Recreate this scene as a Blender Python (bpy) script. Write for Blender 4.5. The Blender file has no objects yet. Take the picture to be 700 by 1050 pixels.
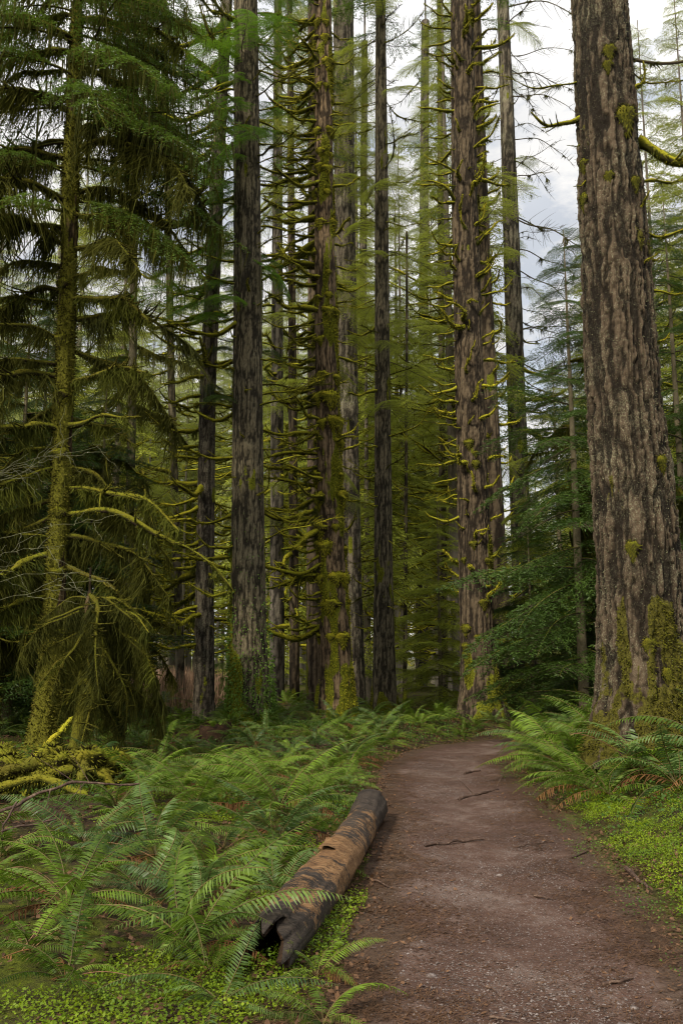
import bpy, math, random
import numpy as np
from mathutils import Matrix, Vector

R = math.radians
random.seed(7)
C = bpy.context.scene.collection
scene = bpy.context.scene

# ------------------------------------------------------------------ camera
CAMH, PITCH, F = 1.6, R(9.46), 900.0
cam = bpy.data.objects.new('camera', bpy.data.cameras.new('camera'))
C.objects.link(cam)
cam.location = (0, 0, CAMH)
cam.rotation_euler = (R(90) + PITCH, 0, 0)
cam.data.sensor_fit = 'VERTICAL'
cam.data.sensor_height = 36
cam.data.lens = 36 * F / 1050
cam.data.clip_end = 2000
scene.camera = cam


def at(px, py, Y):
    """world point seen at photo pixel (px, py) on the vertical plane y = Y"""
    a, b = (px - 350) / F, (525 - py) / F
    d = np.array([a, math.cos(PITCH) - b * math.sin(PITCH), math.sin(PITCH) + b * math.cos(PITCH)])
    return np.array([0, 0, CAMH]) + d * (Y / d[1])


def pxsize(py, Y):
    b = (525 - py) / F
    return Y / (math.cos(PITCH) - b * math.sin(PITCH)) / F


# ------------------------------------------------------------------ noise
def _h(ix, iy, iz, s):
    n = (ix * 374761393 + iy * 668265263 + iz * 1274126177 + s * 974634777) & 0xFFFFFFFF
    n = ((n ^ (n >> 13)) * 1103515245) & 0xFFFFFFFF
    n = ((n ^ (n >> 16)) * 2246822519) & 0xFFFFFFFF
    return ((n ^ (n >> 15)) & 0xFFFFFF) / float(0xFFFFFF)


def vn(x, y, z=0.0, s=0):
    x, y, z = np.broadcast_arrays(np.asarray(x, float), np.asarray(y, float), np.asarray(z, float))
    fx, fy, fz = np.floor(x), np.floor(y), np.floor(z)
    ix, iy, iz = fx.astype(np.int64), fy.astype(np.int64), fz.astype(np.int64)
    u, v, w = x - fx, y - fy, z - fz
    u, v, w = u*u*(3-2*u), v*v*(3-2*v), w*w*(3-2*w)
    r = 0
    for dx in (0, 1):
        for dy in (0, 1):
            for dz in (0, 1):
                r = r + _h(ix+dx, iy+dy, iz+dz, s) * (u if dx else 1-u) * (v if dy else 1-v) * (w if dz else 1-w)
    return r


def fbm(x, y, z=0.0, s=0, o=4):
    r, a, t = 0, 1.0, 0
    for i in range(o):
        r = r + a * vn(np.asarray(x) * 2**i, np.asarray(y) * 2**i, np.asarray(z) * 2**i, s+i)
        t += a
        a *= .5
    return r / t


def sstep(a, b, x):
    t = np.clip((x - a) / (b - a), 0, 1)
    return t*t*(3-2*t)


# ------------------------------------------------------------------ mesh building
class MB:
    """gathers pieces, builds ONE mesh"""
    def __init__(s):
        s.V, s.F, s.M, s.S, s.A, s.n = [], [], [], [], [], 0

    def add(s, V, Fq, mat=0, smooth=True, attr=None):
        V = np.asarray(V, float).reshape(-1, 3)
        Fq = np.asarray(Fq, np.int64)
        s.V.append(V)
        s.F.append(Fq + s.n)
        s.M.append(np.full(len(Fq), mat))
        s.S.append(np.full(len(Fq), smooth))
        s.A.append(np.zeros((len(V), 2)) if attr is None else np.asarray(attr, float))
        s.n += len(V)
        return s

    def merge(s, o, M=None, mm=None):
        """append another MB moved by a 4x4 matrix"""
        off = s.n
        V = np.concatenate(o.V)
        if M is not None:
            M = np.asarray(M)
            V = V @ M[:3, :3].T + M[:3, 3]
        s.V.append(V)
        s.A.append(np.concatenate(o.A))
        for f, m, sm in zip(o.F, o.M, o.S):
            s.F.append(f + off); s.M.append(m if mm is None else np.array(mm)[m]); s.S.append(sm)
        s.n += len(V)
        return s

    def mesh(s, name, mats):
        me = bpy.data.meshes.new(name)
        V = np.concatenate(s.V)
        me.vertices.add(len(V))
        me.vertices.foreach_set('co', V.ravel())
        tot = np.concatenate([np.full(len(f), f.shape[1]) for f in s.F])
        idx = np.concatenate([f.ravel() for f in s.F])
        me.loops.add(len(idx))
        me.loops.foreach_set('vertex_index', idx)
        me.polygons.add(len(tot))
        st = np.concatenate([[0], np.cumsum(tot)[:-1]])
        me.polygons.foreach_set('loop_start', st)
        me.polygons.foreach_set('material_index', np.concatenate(s.M))
        me.polygons.foreach_set('use_smooth', np.concatenate(s.S))
        A = np.concatenate(s.A)
        if A.any():
            for i, nm in enumerate(('cav', 'moss')):
                at_ = me.attributes.new(nm, 'FLOAT', 'POINT')
                at_.data.foreach_set('value', np.ascontiguousarray(A[:, i]))
        for m in (mats if isinstance(mats, (list, tuple)) else [mats]):
            me.materials.append(m)
        me.update(calc_edges=True)
        return me


def tube(P, r, n=8, rf=None, cap=True):
    """tube along P with radii r; rf(i,k)->radius factors array (rings, n)"""
    P = np.asarray(P, float)
    r = np.asarray(r, float) * np.ones(len(P))
    T = np.gradient(P, axis=0)
    T /= np.linalg.norm(T, axis=1)[:, None] + 1e-9
    up = np.array([0, 0, 1.0]) if abs(T[0][2]) < .9 else np.array([1.0, 0, 0])
    Nn, Bn = [], []
    nrm = np.cross(up, T[0]); nrm /= np.linalg.norm(nrm)
    for t in T:
        nrm = nrm - t * np.dot(nrm, t); nrm /= np.linalg.norm(nrm) + 1e-9
        Nn.append(nrm); Bn.append(np.cross(t, nrm))
    Nn, Bn = np.array(Nn), np.array(Bn)
    th = np.linspace(0, 2*math.pi, n, endpoint=False)
    rr = r[:, None] * (np.ones((len(P), n)) if rf is None else rf)
    V = P[:, None] + rr[..., None] * (np.cos(th)[None, :, None] * Nn[:, None] + np.sin(th)[None, :, None] * Bn[:, None])
    i = np.arange(len(P)-1)[:, None] * n
    k = np.arange(n)[None]
    k2 = (k+1) % n
    Fq = np.stack([i+k, i+k2, i+n+k2, i+n+k], -1).reshape(-1, 4)
    V = V.reshape(-1, 3)
    if cap:      # close the tip with quads onto a point-like ring
        pass
    return V, Fq


def diamonds(B, D, W, mid=.45):
    """leaf-like quads: base B, direction*length D, half width vector W"""
    B, D, W = map(np.asarray, (B, D, W))
    V = np.stack([B, B + D*mid + W, B + D, B + D*mid - W], 1).reshape(-1, 3)
    return V, np.arange(len(B)*4).reshape(-1, 4)


def ribbons(P, w, rng, W=None):
    """P (n, k, 3) hanging ribbons tapering to the tip, w (n,) widths"""
    n, k = P.shape[:2]
    if W is None:
        a = rng.uniform(0, math.pi, n)
        W = np.stack([np.cos(a), np.sin(a), 0*a], 1)
    tap = np.linspace(1, .12, k)[None, :, None] * w[:, None, None]
    L, Rr = P - W[:, None]*tap, P + W[:, None]*tap
    V = np.stack([L, Rr], 2).reshape(n, k*2, 3)
    b = (np.arange(n)*k*2)[:, None]
    j = (np.arange(k-1)*2)[None]
    Fq = np.stack([b+j, b+j+1, b+j+3, b+j+2], -1).reshape(-1, 4)
    return V.reshape(-1, 3), Fq


def unit(v):
    return v / (np.linalg.norm(v, axis=-1, keepdims=True) + 1e-9)


# ------------------------------------------------------------------ objects
def tag(o, label=None, cat=None, group=None, kind=None):
    if label: o['label'] = label
    if cat: o['category'] = cat
    if group: o['group'] = group
    if kind: o['kind'] = kind
    return o


def thing(name, label, cat, loc=(0, 0, 0), group=None, rotz=0):
    o = bpy.data.objects.new(name, None)
    C.objects.link(o)
    o.empty_display_size = .2
    o.location = loc
    o.rotation_euler = (0, 0, rotz)
    return tag(o, label, cat, group)


def obj(name, me, parent=None, M=None):
    o = bpy.data.objects.new(name, me)
    C.objects.link(o)
    if parent: o.parent = parent
    if M is not None: o.matrix_basis = Matrix(M) if not isinstance(M, Matrix) else M
    return o


def pose(loc, az=0, pitch=0, roll=0, s=1.0):
    """+X axis turned to azimuth az, raised by pitch, rolled about itself"""
    sc = Matrix.Diagonal((s, s, s, 1)) if not isinstance(s, tuple) else Matrix.Diagonal((*s, 1))
    return Matrix.Translation(Vector(loc)) @ Matrix.Rotation(az, 4, 'Z') @ Matrix.Rotation(-pitch, 4, 'Y') @ Matrix.Rotation(roll, 4, 'X') @ sc


# ------------------------------------------------------------------ materials
class NT:
    def __init__(s, name, rough=.85, spec=.25):
        s.m = bpy.data.materials.new(name)
        s.m.use_nodes = True
        s.t = s.m.node_tree
        s.t.nodes.clear()
        s.out = s.n('ShaderNodeOutputMaterial')
        s.b = s.n('ShaderNodeBsdfPrincipled')
        s.b.inputs['Roughness'].default_value = rough
        s.b.inputs['Specular IOR Level'].default_value = spec
        s.l(s.b.outputs[0], s.out.inputs[0])
        s.geo = s.n('ShaderNodeNewGeometry')
        s.tc = s.n('ShaderNodeTexCoord')

    def n(s, t):
        return s.t.nodes.new(t)

    def l(s, a, b):
        s.t.links.new(a, b)

    def map(s, sc=(1, 1, 1), src='Object'):
        m = s.n('ShaderNodeMapping')
        m.inputs['Scale'].default_value = sc
        s.l(s.tc.outputs[src] if src != 'Pos' else s.geo.outputs['Position'], m.inputs[0])
        return m.outputs[0]

    def noise(s, scale, vec=None, det=4, rough=.6, dist=0):
        n = s.n('ShaderNodeTexNoise')
        n.inputs['Scale'].default_value = scale
        n.inputs['Detail'].default_value = det
        n.inputs['Roughness'].default_value = rough
        n.inputs['Distortion'].default_value = dist
        s.l(vec if vec is not None else s.tc.outputs['Object'], n.inputs['Vector'])
        return n.outputs[0]

    def vor(s, scale, vec=None, feat='F1', out=0):
        n = s.n('ShaderNodeTexVoronoi')
        n.feature = feat
        n.inputs['Scale'].default_value = scale
        s.l(vec if vec is not None else s.tc.outputs['Object'], n.inputs['Vector'])
        return n.outputs[out]

    def ramp(s, fac, stops):
        r = s.n('ShaderNodeValToRGB')
        e = r.color_ramp.elements
        while len(e) > 1: e.remove(e[0])
        for i, (p, c) in enumerate(stops):
            c = (c, c, c) if not isinstance(c, tuple) else c
            if i == 0:
                e[0].position = p; e[0].color = (*c, 1)
            else:
                k = e.new(p); k.color = (*c, 1)
        s.l(fac, r.inputs[0])
        return r.outputs[0]

    def mix(s, f, a, b, mode='MIX'):
        m = s.n('ShaderNodeMix')
        m.data_type = 'RGBA'; m.blend_type = mode
        for v, k in ((f, 0), (a, 6), (b, 7)):
            if isinstance(v, tuple): m.inputs[k].default_value = (*v, 1)
            elif isinstance(v, (int, float)): m.inputs[k].default_value = v
            else: s.l(v, m.inputs[k])
        return m.outputs[2]

    def math(s, op, a, b=0.0, c=None):
        m = s.n('ShaderNodeMath'); m.operation = op
        for i, v in enumerate((a, b, c)):
            if v is None: continue
            if isinstance(v, (int, float)): m.inputs[i].default_value = v
            else: s.l(v, m.inputs[i])
        return m.outputs[0]

    def nz(s):
        x = s.n('ShaderNodeSeparateXYZ')
        s.l(s.geo.outputs['Normal'], x.inputs[0])
        return x.outputs[2]

    def attr(s, name):
        a = s.n('ShaderNodeAttribute'); a.attribute_name = name
        return a.outputs['Fac']

    def rnd(s):
        return s.n('ShaderNodeObjectInfo').outputs['Random']

    def bump(s, h, st=.5, d=.02):
        b = s.n('ShaderNodeBump')
        b.inputs['Strength'].default_value = st
        b.inputs['Distance'].default_value = d
        s.l(h, b.inputs['Height'])
        s.l(b.outputs[0], s.b.inputs['Normal'])

    def col(s, c):
        s.l(c, s.b.inputs['Base Color']) if not isinstance(c, tuple) else setattr(s.b.inputs['Base Color'], 'default_value', (*c, 1))

    def translucent(s, c, f):
        t = s.n('ShaderNodeBsdfTranslucent')
        s.l(c, t.inputs[0])
        m = s.n('ShaderNodeMixShader')
        m.inputs[0].default_value = f
        s.l(s.b.outputs[0], m.inputs[1]); s.l(t.outputs[0], m.inputs[2])
        s.l(m.outputs[0], s.out.inputs[0])


def bark_mat(name, light, mid, dark, lichen=.5, mossy=.5, mosscol=((.028, .032, .004), (.20, .21, .014)), lich=(.28, .28, .18), zs=.28):
    n = NT(name, .92, .15)
    v = n.map((1, 1, zs))
    a = n.noise(9, v, 6, .7)
    b = n.noise(38, v, 4, .7)
    base = n.ramp(n.math('ADD', n.math('MULTIPLY', a, .6), n.math('MULTIPLY', b, .4)), [(.22, dark), (.42, mid), (.72, light)])
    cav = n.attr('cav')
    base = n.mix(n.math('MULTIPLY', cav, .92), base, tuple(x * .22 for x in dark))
    # pale lichen crusts on the ridges
    l1 = n.noise(55, n.map((1, 1, .8)), 5, .8)
    l2 = n.noise(1.6, None, 3)
    lm = n.ramp(n.math('ADD', l1, n.math('MULTIPLY', n.math('SUBTRACT', l2, .5), .28)), [(.60 - .08*lichen, 0.0), (.65 - .08*lichen, 1.0)])
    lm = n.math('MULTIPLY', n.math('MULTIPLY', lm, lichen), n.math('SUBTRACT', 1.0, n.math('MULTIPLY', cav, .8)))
    base = n.mix(lm, base, lich)
    # moss
    m1 = n.noise(22, None, 5, .8)
    mm = n.math('ADD', n.math('MULTIPLY', n.attr('moss'), 1.7), n.math('MULTIPLY', n.math('SUBTRACT', m1, .5), 1.5))
    mm = n.math('ADD', mm, n.math('MULTIPLY', n.math('MAXIMUM', n.nz(), 0.0), 1.0))
    mm = n.ramp(n.math('MULTIPLY', mm, mossy * 2), [(.55, 0.0), (.8, 1.0)])
    mc = n.mix(n.ramp(n.noise(45, None, 3, .8), [(.3, 0.0), (.7, 1.0)]), mosscol[0], mosscol[1])
    n.col(n.mix(mm, base, mc))
    hb = n.math('ADD', n.math('MULTIPLY', n.noise(34, v, 5, .75), .6), n.math('MULTIPLY', m1, .4))
    n.bump(hb, .85, .03)
    return n.m


def moss_mat(name, hi=(.155, .155, .012), lo=(.022, .024, .005), wood=(.035, .024, .016), scale=1.0, cover=.0):
    n = NT(name, .95, .1)
    a = n.noise(30*scale, None, 4, .8)
    b = n.noise(3*scale, None, 3, .6)
    mc = n.mix(n.ramp(a, [(.3, 0.0), (.72, 1.0)]), tuple(.35*x+.65*y for x, y in zip(hi, lo)), hi)
    mc = n.mix(n.ramp(b, [(.35, .0), (.7, .5)]), mc, (hi[0]*.8, hi[1]*.55, hi[2]))
    up = n.math('ADD', n.nz(), n.math('MULTIPLY', n.math('SUBTRACT', a, .5), 1.6))
    up = n.ramp(n.math('ADD', n.math('MULTIPLY', up, .5), .5 + cover), [(.3, 0.0), (.66, 1.0)])
    under = n.mix(n.ramp(b, [(.4, 0.0), (.6, 1.0)]), wood, lo)
    n.col(n.mix(up, under, mc))
    n.bump(a, .9, .03)
    return n.m


def leaf_mat(name, dark, light, rough=.5, spec=.4, trans=.3, scale=1.2, brown=None, rnd=.8):
    n = NT(name, rough, spec)
    a = n.noise(scale, n.map(src='Pos'), 3, .7)
    b = n.noise(scale*14, n.map(src='Pos'), 2, .7)
    f = n.math('ADD', n.math('MULTIPLY', a, .55), n.math('MULTIPLY', b, .45))
    f = n.math('ADD', f, n.math('MULTIPLY', n.math('SUBTRACT', n.rnd(), .5), .3*rnd))
    c = n.ramp(f, [(.3, dark), (.5, tuple((x+y)/2 for x, y in zip(dark, light))), (.68, light)])
    if brown:
        c = n.mix(n.ramp(n.noise(scale*5, n.map(src='Pos'), 2), [(.66, 0.0), (.74, .8)]), c, brown)
    n.col(c)
    if trans:
        n.translucent(n.mix(.5, c, tuple(min(1, x*1.8) for x in light)), trans)
    return n.m


M = {}
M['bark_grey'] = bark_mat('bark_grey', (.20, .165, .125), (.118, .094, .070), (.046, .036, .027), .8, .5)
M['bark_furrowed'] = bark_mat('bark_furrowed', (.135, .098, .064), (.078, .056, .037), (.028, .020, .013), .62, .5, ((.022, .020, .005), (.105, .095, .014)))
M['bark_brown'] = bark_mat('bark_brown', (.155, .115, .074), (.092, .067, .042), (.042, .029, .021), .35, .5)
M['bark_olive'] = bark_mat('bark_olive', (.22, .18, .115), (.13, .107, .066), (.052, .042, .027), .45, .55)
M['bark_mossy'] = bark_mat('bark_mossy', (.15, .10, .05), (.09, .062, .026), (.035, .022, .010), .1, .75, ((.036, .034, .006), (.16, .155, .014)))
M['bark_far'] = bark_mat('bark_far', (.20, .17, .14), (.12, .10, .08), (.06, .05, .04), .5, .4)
M['moss'] = moss_mat('moss', (.44, .44, .024), (.075, .080, .009))
M['moss_gold'] = moss_mat('moss_gold', (.165, .165, .018), (.032, .030, .006), cover=.1)
M['moss_mid'] = moss_mat('moss_mid', (.21, .22, .016), (.034, .038, .006))
M['lichen'] = leaf_mat('lichen', (.07, .07, .035), (.26, .26, .16), .9, .1, .15, 9)
M['moss_dark'] = moss_mat('moss_dark', (.14, .145, .012), (.026, .028, .005))
M['strand'] = leaf_mat('moss_strand', (.022, .028, .006), (.11, .12, .017), .9, .1, .35, 1.5)
M['strand_dark'] = leaf_mat('moss_strand_dark', (.018, .022, .005), (.085, .085, .013), .9, .1, .3, 1.2)
M['twig_wood'] = bark_mat('twig_wood', (.10, .075, .055), (.06, .045, .033), (.03, .022, .017), .5, .7, zs=1)
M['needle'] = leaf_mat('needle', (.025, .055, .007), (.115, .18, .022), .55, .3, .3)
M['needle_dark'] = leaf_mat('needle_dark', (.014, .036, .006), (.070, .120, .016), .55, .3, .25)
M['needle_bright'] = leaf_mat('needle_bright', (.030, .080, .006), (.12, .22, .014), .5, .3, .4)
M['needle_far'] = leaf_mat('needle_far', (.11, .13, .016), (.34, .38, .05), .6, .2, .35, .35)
M['fern'] = leaf_mat('fern_leaf', (.010, .028, .002), (.135, .215, .018), .5, .2, .28, 2.2)
M['fern_cool'] = leaf_mat('fern_leaf_cool', (.012, .034, .008), (.12, .195, .042), .45, .28, .25, 2.2)
M['fern_light'] = leaf_mat('fern_leaf_light', (.07, .13, .015), (.18, .26, .04), .45, .4, .3, 2.2)
M['fern_dead'] = leaf_mat('fern_leaf_dead', (.06, .028, .012), (.20, .10, .04), .8, .1, .2, 5)
M['stipe'] = leaf_mat('fern_stipe', (.04, .04, .01), (.14, .10, .03), .6, .3, 0, 6)
M['dead_stalk'] = leaf_mat('dead_stalk', (.12, .055, .03), (.30, .17, .09), .7, .2, 0, 5)
M['herb'] = leaf_mat('herb_leaf', (.07, .13, .005), (.33, .42, .014), .55, .3, .35, 1.6)
M['herb_dark'] = leaf_mat('herb_leaf_dark', (.028, .07, .010), (.11, .19, .02), .6, .3, .3, 1.6)
M['litter'] = leaf_mat('litter_leaf', (.035, .018, .010), (.23, .125, .065), .75, .2, .1, 9)


def ground_mat():
    n = NT('forest_floor', .95, .15)
    p = n.map(src='Pos')
    a, b, c = n.noise(.55, p, 4), n.noise(5, p, 5, .7), n.noise(45, p, 4, .8)
    soil = n.ramp(n.math('ADD', n.math('MULTIPLY', b, .5), n.math('MULTIPLY', c, .5)), [(.35, (.018, .011, .007)), (.52, (.055, .034, .022)), (.68, (.115, .068, .042))])
    mo = n.ramp(n.math('ADD', n.math('MULTIPLY', c, .6), n.math('MULTIPLY', b, .4)), [(.35, (.02, .028, .004)), (.65, (.12, .14, .012))])
    mask = n.ramp(n.math('ADD', n.math('MULTIPLY', a, .6), n.math('MULTIPLY', b, .45)), [(.46, 0.0), (.58, 1.0)])
    n.col(n.mix(mask, soil, mo))
    n.bump(n.math('ADD', c, b), .9, .04)
    return n.m


def path_mat():
    n = NT('packed_dirt', .8, .3)
    p = n.map(src='Pos')
    a, b, c, d = n.noise(.9, p, 4, .6, .4), n.noise(6, p, 5, .7), n.noise(60, p, 4, .8), n.vor(70, p)
    f = n.math('ADD', n.math('MULTIPLY', a, .55), n.math('ADD', n.math('MULTIPLY', b, .35), n.math('MULTIPLY', c, .25)))
    f = n.math('SUBTRACT', f, .075)
    soil = n.ramp(f, [(.36, (.042, .020, .013)), (.5, (.085, .045, .031)), (.62, (.165, .118, .098))])
    soil = n.mix(n.ramp(c, [(.52, 0.0), (.7, .75)]), soil, (.045, .024, .017))
    grit = n.ramp(n.vor(120, p, 'F1', 1), [(.78, 0.0), (.86, 1.0)])
    worn = n.attr('cav')         # 1 on the trodden middle of the path
    soil = n.mix(n.math('MULTIPLY', n.math('MULTIPLY', grit, .7), worn), soil, (.22, .19, .18))
    rim = n.mix(n.ramp(c, [(.4, 0.0), (.7, 1.0)]), (.045, .024, .015), (.10, .062, .034))
    soil = n.mix(n.ramp(n.math('ADD', worn, n.math('MULTIPLY', n.math('SUBTRACT', b, .5), .7)), [(.12, 0.0), (.45, 1.0)]), rim, soil)
    # green creeping in at the border
    g = n.ramp(n.math('ADD', n.attr('moss'), n.math('MULTIPLY', n.math('SUBTRACT', n.noise(14, p, 5, .8), .5), 1.6)), [(.62, 0.0), (.85, 1.0)])
    soil = n.mix(g, soil, n.mix(n.ramp(c, [(.4, 0.0), (.65, 1.0)]), (.03, .03, .006), (.13, .13, .012)))
    n.col(soil)
    n.bump(n.math('ADD', n.math('MULTIPLY', c, .7), n.math('SUBTRACT', b, n.math('MULTIPLY', d, .5))), .9, .02)
    return n.m


M['ground'] = ground_mat()
M['path'] = path_mat()


def log_mat():
    n = NT('weathered_log', .75, .3)
    v = n.map((.35, 1, 1))
    a, b, c = n.noise(2.6, v, 5, .65, .6), n.noise(14, v, 5, .75), n.noise(70, n.map((.12, 1, 1)), 4, .8)
    char = n.ramp(n.math('ADD', n.math('MULTIPLY', b, .6), n.math('MULTIPLY', c, .4)), [(.35, (.012, .008, .006)), (.55, (.055, .040, .030)), (.72, (.15, .12, .095))])
    tan_ = n.ramp(n.math('ADD', n.math('MULTIPLY', c, .6), n.math('MULTIPLY', b, .4)), [(.34, (.06, .026, .011)), (.52, (.20, .105, .042)), (.72, (.42, .28, .15))])
    mask = n.math('ADD', n.attr('cav'), n.math('MULTIPLY', n.math('SUBTRACT', a, .5), 1.7))
    mask = n.math('ADD', mask, n.math('MULTIPLY', n.math('SUBTRACT', b, .5), 1.6))
    mask = n.math('ADD', mask, n.math('MULTIPLY', n.math('SUBTRACT', c, .5), .7))
    col = n.mix(n.ramp(mask, [(.46, 0.0), (.56, 1.0)]), char, tan_)
    crack = n.ramp(n.noise(9, n.map((.25, 2.2, 2.2)), 3, .6), [(.485, 0.0), (.5, 1.0), (.515, 0.0)])
    col = n.mix(n.math('MULTIPLY', crack, .8), col, (.008, .005, .004))
    mo = n.ramp(n.math('ADD', n.attr('moss'), n.math('MULTIPLY', n.math('SUBTRACT', n.noise(25, None, 5, .8), .5), 1.6)), [(.6, 0.0), (.75, 1.0)])
    n.col(n.mix(mo, col, (.11, .13, .012)))
    n.bump(n.math('ADD', n.math('ADD', b, n.math('MULTIPLY', c, .7)), n.math('MULTIPLY', crack, -.6)), .9, .02)
    return n.m


M['log'] = log_mat()
nn = NT('rotten_wood', .9, .1)
nn.col(nn.ramp(nn.noise(18, nn.map((.4, 1, 1)), 5, .8), [(.35, (.006, .004, .003)), (.6, (.045, .026, .015)), (.75, (.10, .062, .035))]))
nn.bump(nn.noise(40, None, 4, .8), .9, .02)
M['rot'] = nn.m
nn = NT('dead_stick', .75, .25)
nn.col(nn.ramp(nn.noise(20, None, 4, .8), [(.35, (.022, .012, .009)), (.55, (.075, .045, .032)), (.72, (.20, .14, .10))]))
M['stick'] = nn.m
nn = NT('pale_twig', .8, .2)
nn.col(nn.ramp(nn.noise(12, None, 4, .8), [(.35, (.06, .06, .03)), (.6, (.18, .18, .10)), (.75, (.28, .29, .19))]))
M['pale_twig'] = nn.m
nn = NT('pebble', .7, .35)
nn.col(nn.ramp(nn.noise(25, nn.map(src='Pos'), 3, .8), [(.3, (.04, .028, .022)), (.5, (.10, .075, .065)), (.7, (.22, .19, .18))]))
M['pebble'] = nn.m

# ------------------------------------------------------------------ world and sun
SUN_EL, SUN_AZ = R(38), R(212)      # azimuth clockwise from +Y: behind the camera, a little to the left
w = bpy.data.worlds.new('World')
scene.world = w
w.use_nodes = True
t = w.node_tree
t.nodes.clear()
def wn(k): return t.nodes.new(k)
out, bg, sky = wn('ShaderNodeOutputWorld'), wn('ShaderNodeBackground'), wn('ShaderNodeTexSky')
sky.sky_type = 'NISHITA'
sky.sun_disc = False
sky.sun_elevation = SUN_EL
sky.sun_rotation = SUN_AZ
sky.air_density = 1.2; sky.dust_density = 1.0
tcw, mp, nz1, rp = wn('ShaderNodeTexCoord'), wn('ShaderNodeMapping'), wn('ShaderNodeTexNoise'), wn('ShaderNodeValToRGB')
mp.inputs['Scale'].default_value = (1, 1, 2.2)
mp.inputs['Location'].default_value = (3.7, 1.3, .4)
nz1.inputs['Scale'].default_value = 4.5; nz1.inputs['Detail'].default_value = 7; nz1.inputs['Roughness'].default_value = .6
t.links.new(tcw.outputs['Generated'], mp.inputs[0]); t.links.new(mp.outputs[0], nz1.inputs['Vector'])
t.links.new(nz1.outputs[0], rp.inputs[0])
rp.color_ramp.elements[0].position = .41; rp.color_ramp.elements[0].color = (.55, .55, .55, 1)
rp.color_ramp.elements[1].position = .505; rp.color_ramp.elements[1].color = (1, 1, 1, 1)
nz2, rp2 = wn('ShaderNodeTexNoise'), wn('ShaderNodeValToRGB')
nz2.inputs['Scale'].default_value = 3; nz2.inputs['Detail'].default_value = 6
t.links.new(mp.outputs[0], nz2.inputs['Vector']); t.links.new(nz2.outputs[0], rp2.inputs[0])
rp2.color_ramp.elements[0].position = .3; rp2.color_ramp.elements[0].color = (5.6, 5.6, 5.6, 1)
rp2.color_ramp.elements[1].position = .7; rp2.color_ramp.elements[1].color = (8.2, 8.0, 7.7, 1)
mxw = wn('ShaderNodeMix'); mxw.data_type = 'RGBA'
t.links.new(rp.outputs[0], mxw.inputs[0]); t.links.new(sky.outputs[0], mxw.inputs[6]); t.links.new(rp2.outputs[0], mxw.inputs[7])
sx_, mr, vm = wn('ShaderNodeSeparateXYZ'), wn('ShaderNodeMapRange'), wn('ShaderNodeVectorMath')
t.links.new(tcw.outputs['Generated'], sx_.inputs[0]); t.links.new(sx_.outputs[2], mr.inputs[0])
mr.inputs[1].default_value = .45; mr.inputs[2].default_value = 1.0; mr.inputs[3].default_value = 1.0; mr.inputs[4].default_value = 2.3   # an overcast sky is brightest overhead
vm.operation = 'SCALE'
t.links.new(mxw.outputs[2], vm.inputs[0]); t.links.new(mr.outputs[0], vm.inputs['Scale'])
t.links.new(vm.outputs[0], bg.inputs[0])
bg.inputs[1].default_value = .128
t.links.new(bg.outputs[0], out.inputs[0])
sun = bpy.data.lights.new('sun', 'SUN')
sun.energy = 5.0
sun.angle = R(7)
sun.color = (1, .91, .74)
so = bpy.data.objects.new('sun', sun)
C.objects.link(so)
sd = Vector((math.sin(SUN_AZ)*math.cos(SUN_EL), math.cos(SUN_AZ)*math.cos(SUN_EL), math.sin(SUN_EL)))
so.rotation_euler = sd.to_track_quat('Z', 'Y').to_euler()

scene.view_settings.view_transform = 'Standard'
scene.view_settings.look = 'None'
scene.view_settings.exposure = 0
scene.render.engine = 'CYCLES'
scene.cycles.max_bounces = 5
scene.cycles.diffuse_bounces = 2
scene.cycles.transmission_bounces = 3
scene.cycles.use_denoising = True
scene.cycles.filter_width = 1.1

# ------------------------------------------------------------------ ground and path
_cy = np.array([-2, 3.8, 5.2, 8.2, 11.5, 14.0, 15.2, 16.4, 17.4, 18.3, 19.5])
_cx = np.array([.52, .87, 1.02, 1.26, 1.44, 1.66, 1.95, 2.6, 3.8, 5.6, 9.0])
HALF = .95


def path_x(y):
    return np.interp(y, _cy, _cx)


def pdist(x, y):
    """signed distance to the path's edge (negative on the path), edge roughened"""
    x, y = np.broadcast_arrays(np.asarray(x, float), np.asarray(y, float))
    best = np.full(x.shape, 1e9)
    for i in range(len(_cy)-1):
        ax, ay, bx, by = _cx[i], _cy[i], _cx[i+1], _cy[i+1]
        dx, dy = bx-ax, by-ay
        tt = np.clip(((x-ax)*dx + (y-ay)*dy) / (dx*dx+dy*dy), 0, 1)
        best = np.minimum(best, np.hypot(x-ax-tt*dx, y-ay-tt*dy))
    return best - HALF + .22*(fbm(x*1.3, y*1.3, 0, 5, 3) - .5)


def gh(x, y, fine=True):
    x, y = np.broadcast_arrays(np.asarray(x, float), np.asarray(y, float))
    d = pdist(x, y)
    off = sstep(0, 1.6, d)
    right = x > path_x(y)
    near = 1 - sstep(22, 40, y)
    z = off * np.where(right, .34, .10) * near * np.where(right, sstep(4, 9, y), 1)
    z = z + off * (fbm(x*.45, y*.45, 0, 11, 3) - .5) * .55
    z = z + sstep(0, .35, d) * .03
    z = z + (1-sstep(-.9, -.1, d)) * (-.025)
    z = z + (fbm(x*3.1, y*3.1, 0, 21, 3)-.5) * (.035 + .05*off)
    z = z - .0 * y
    return z


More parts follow.
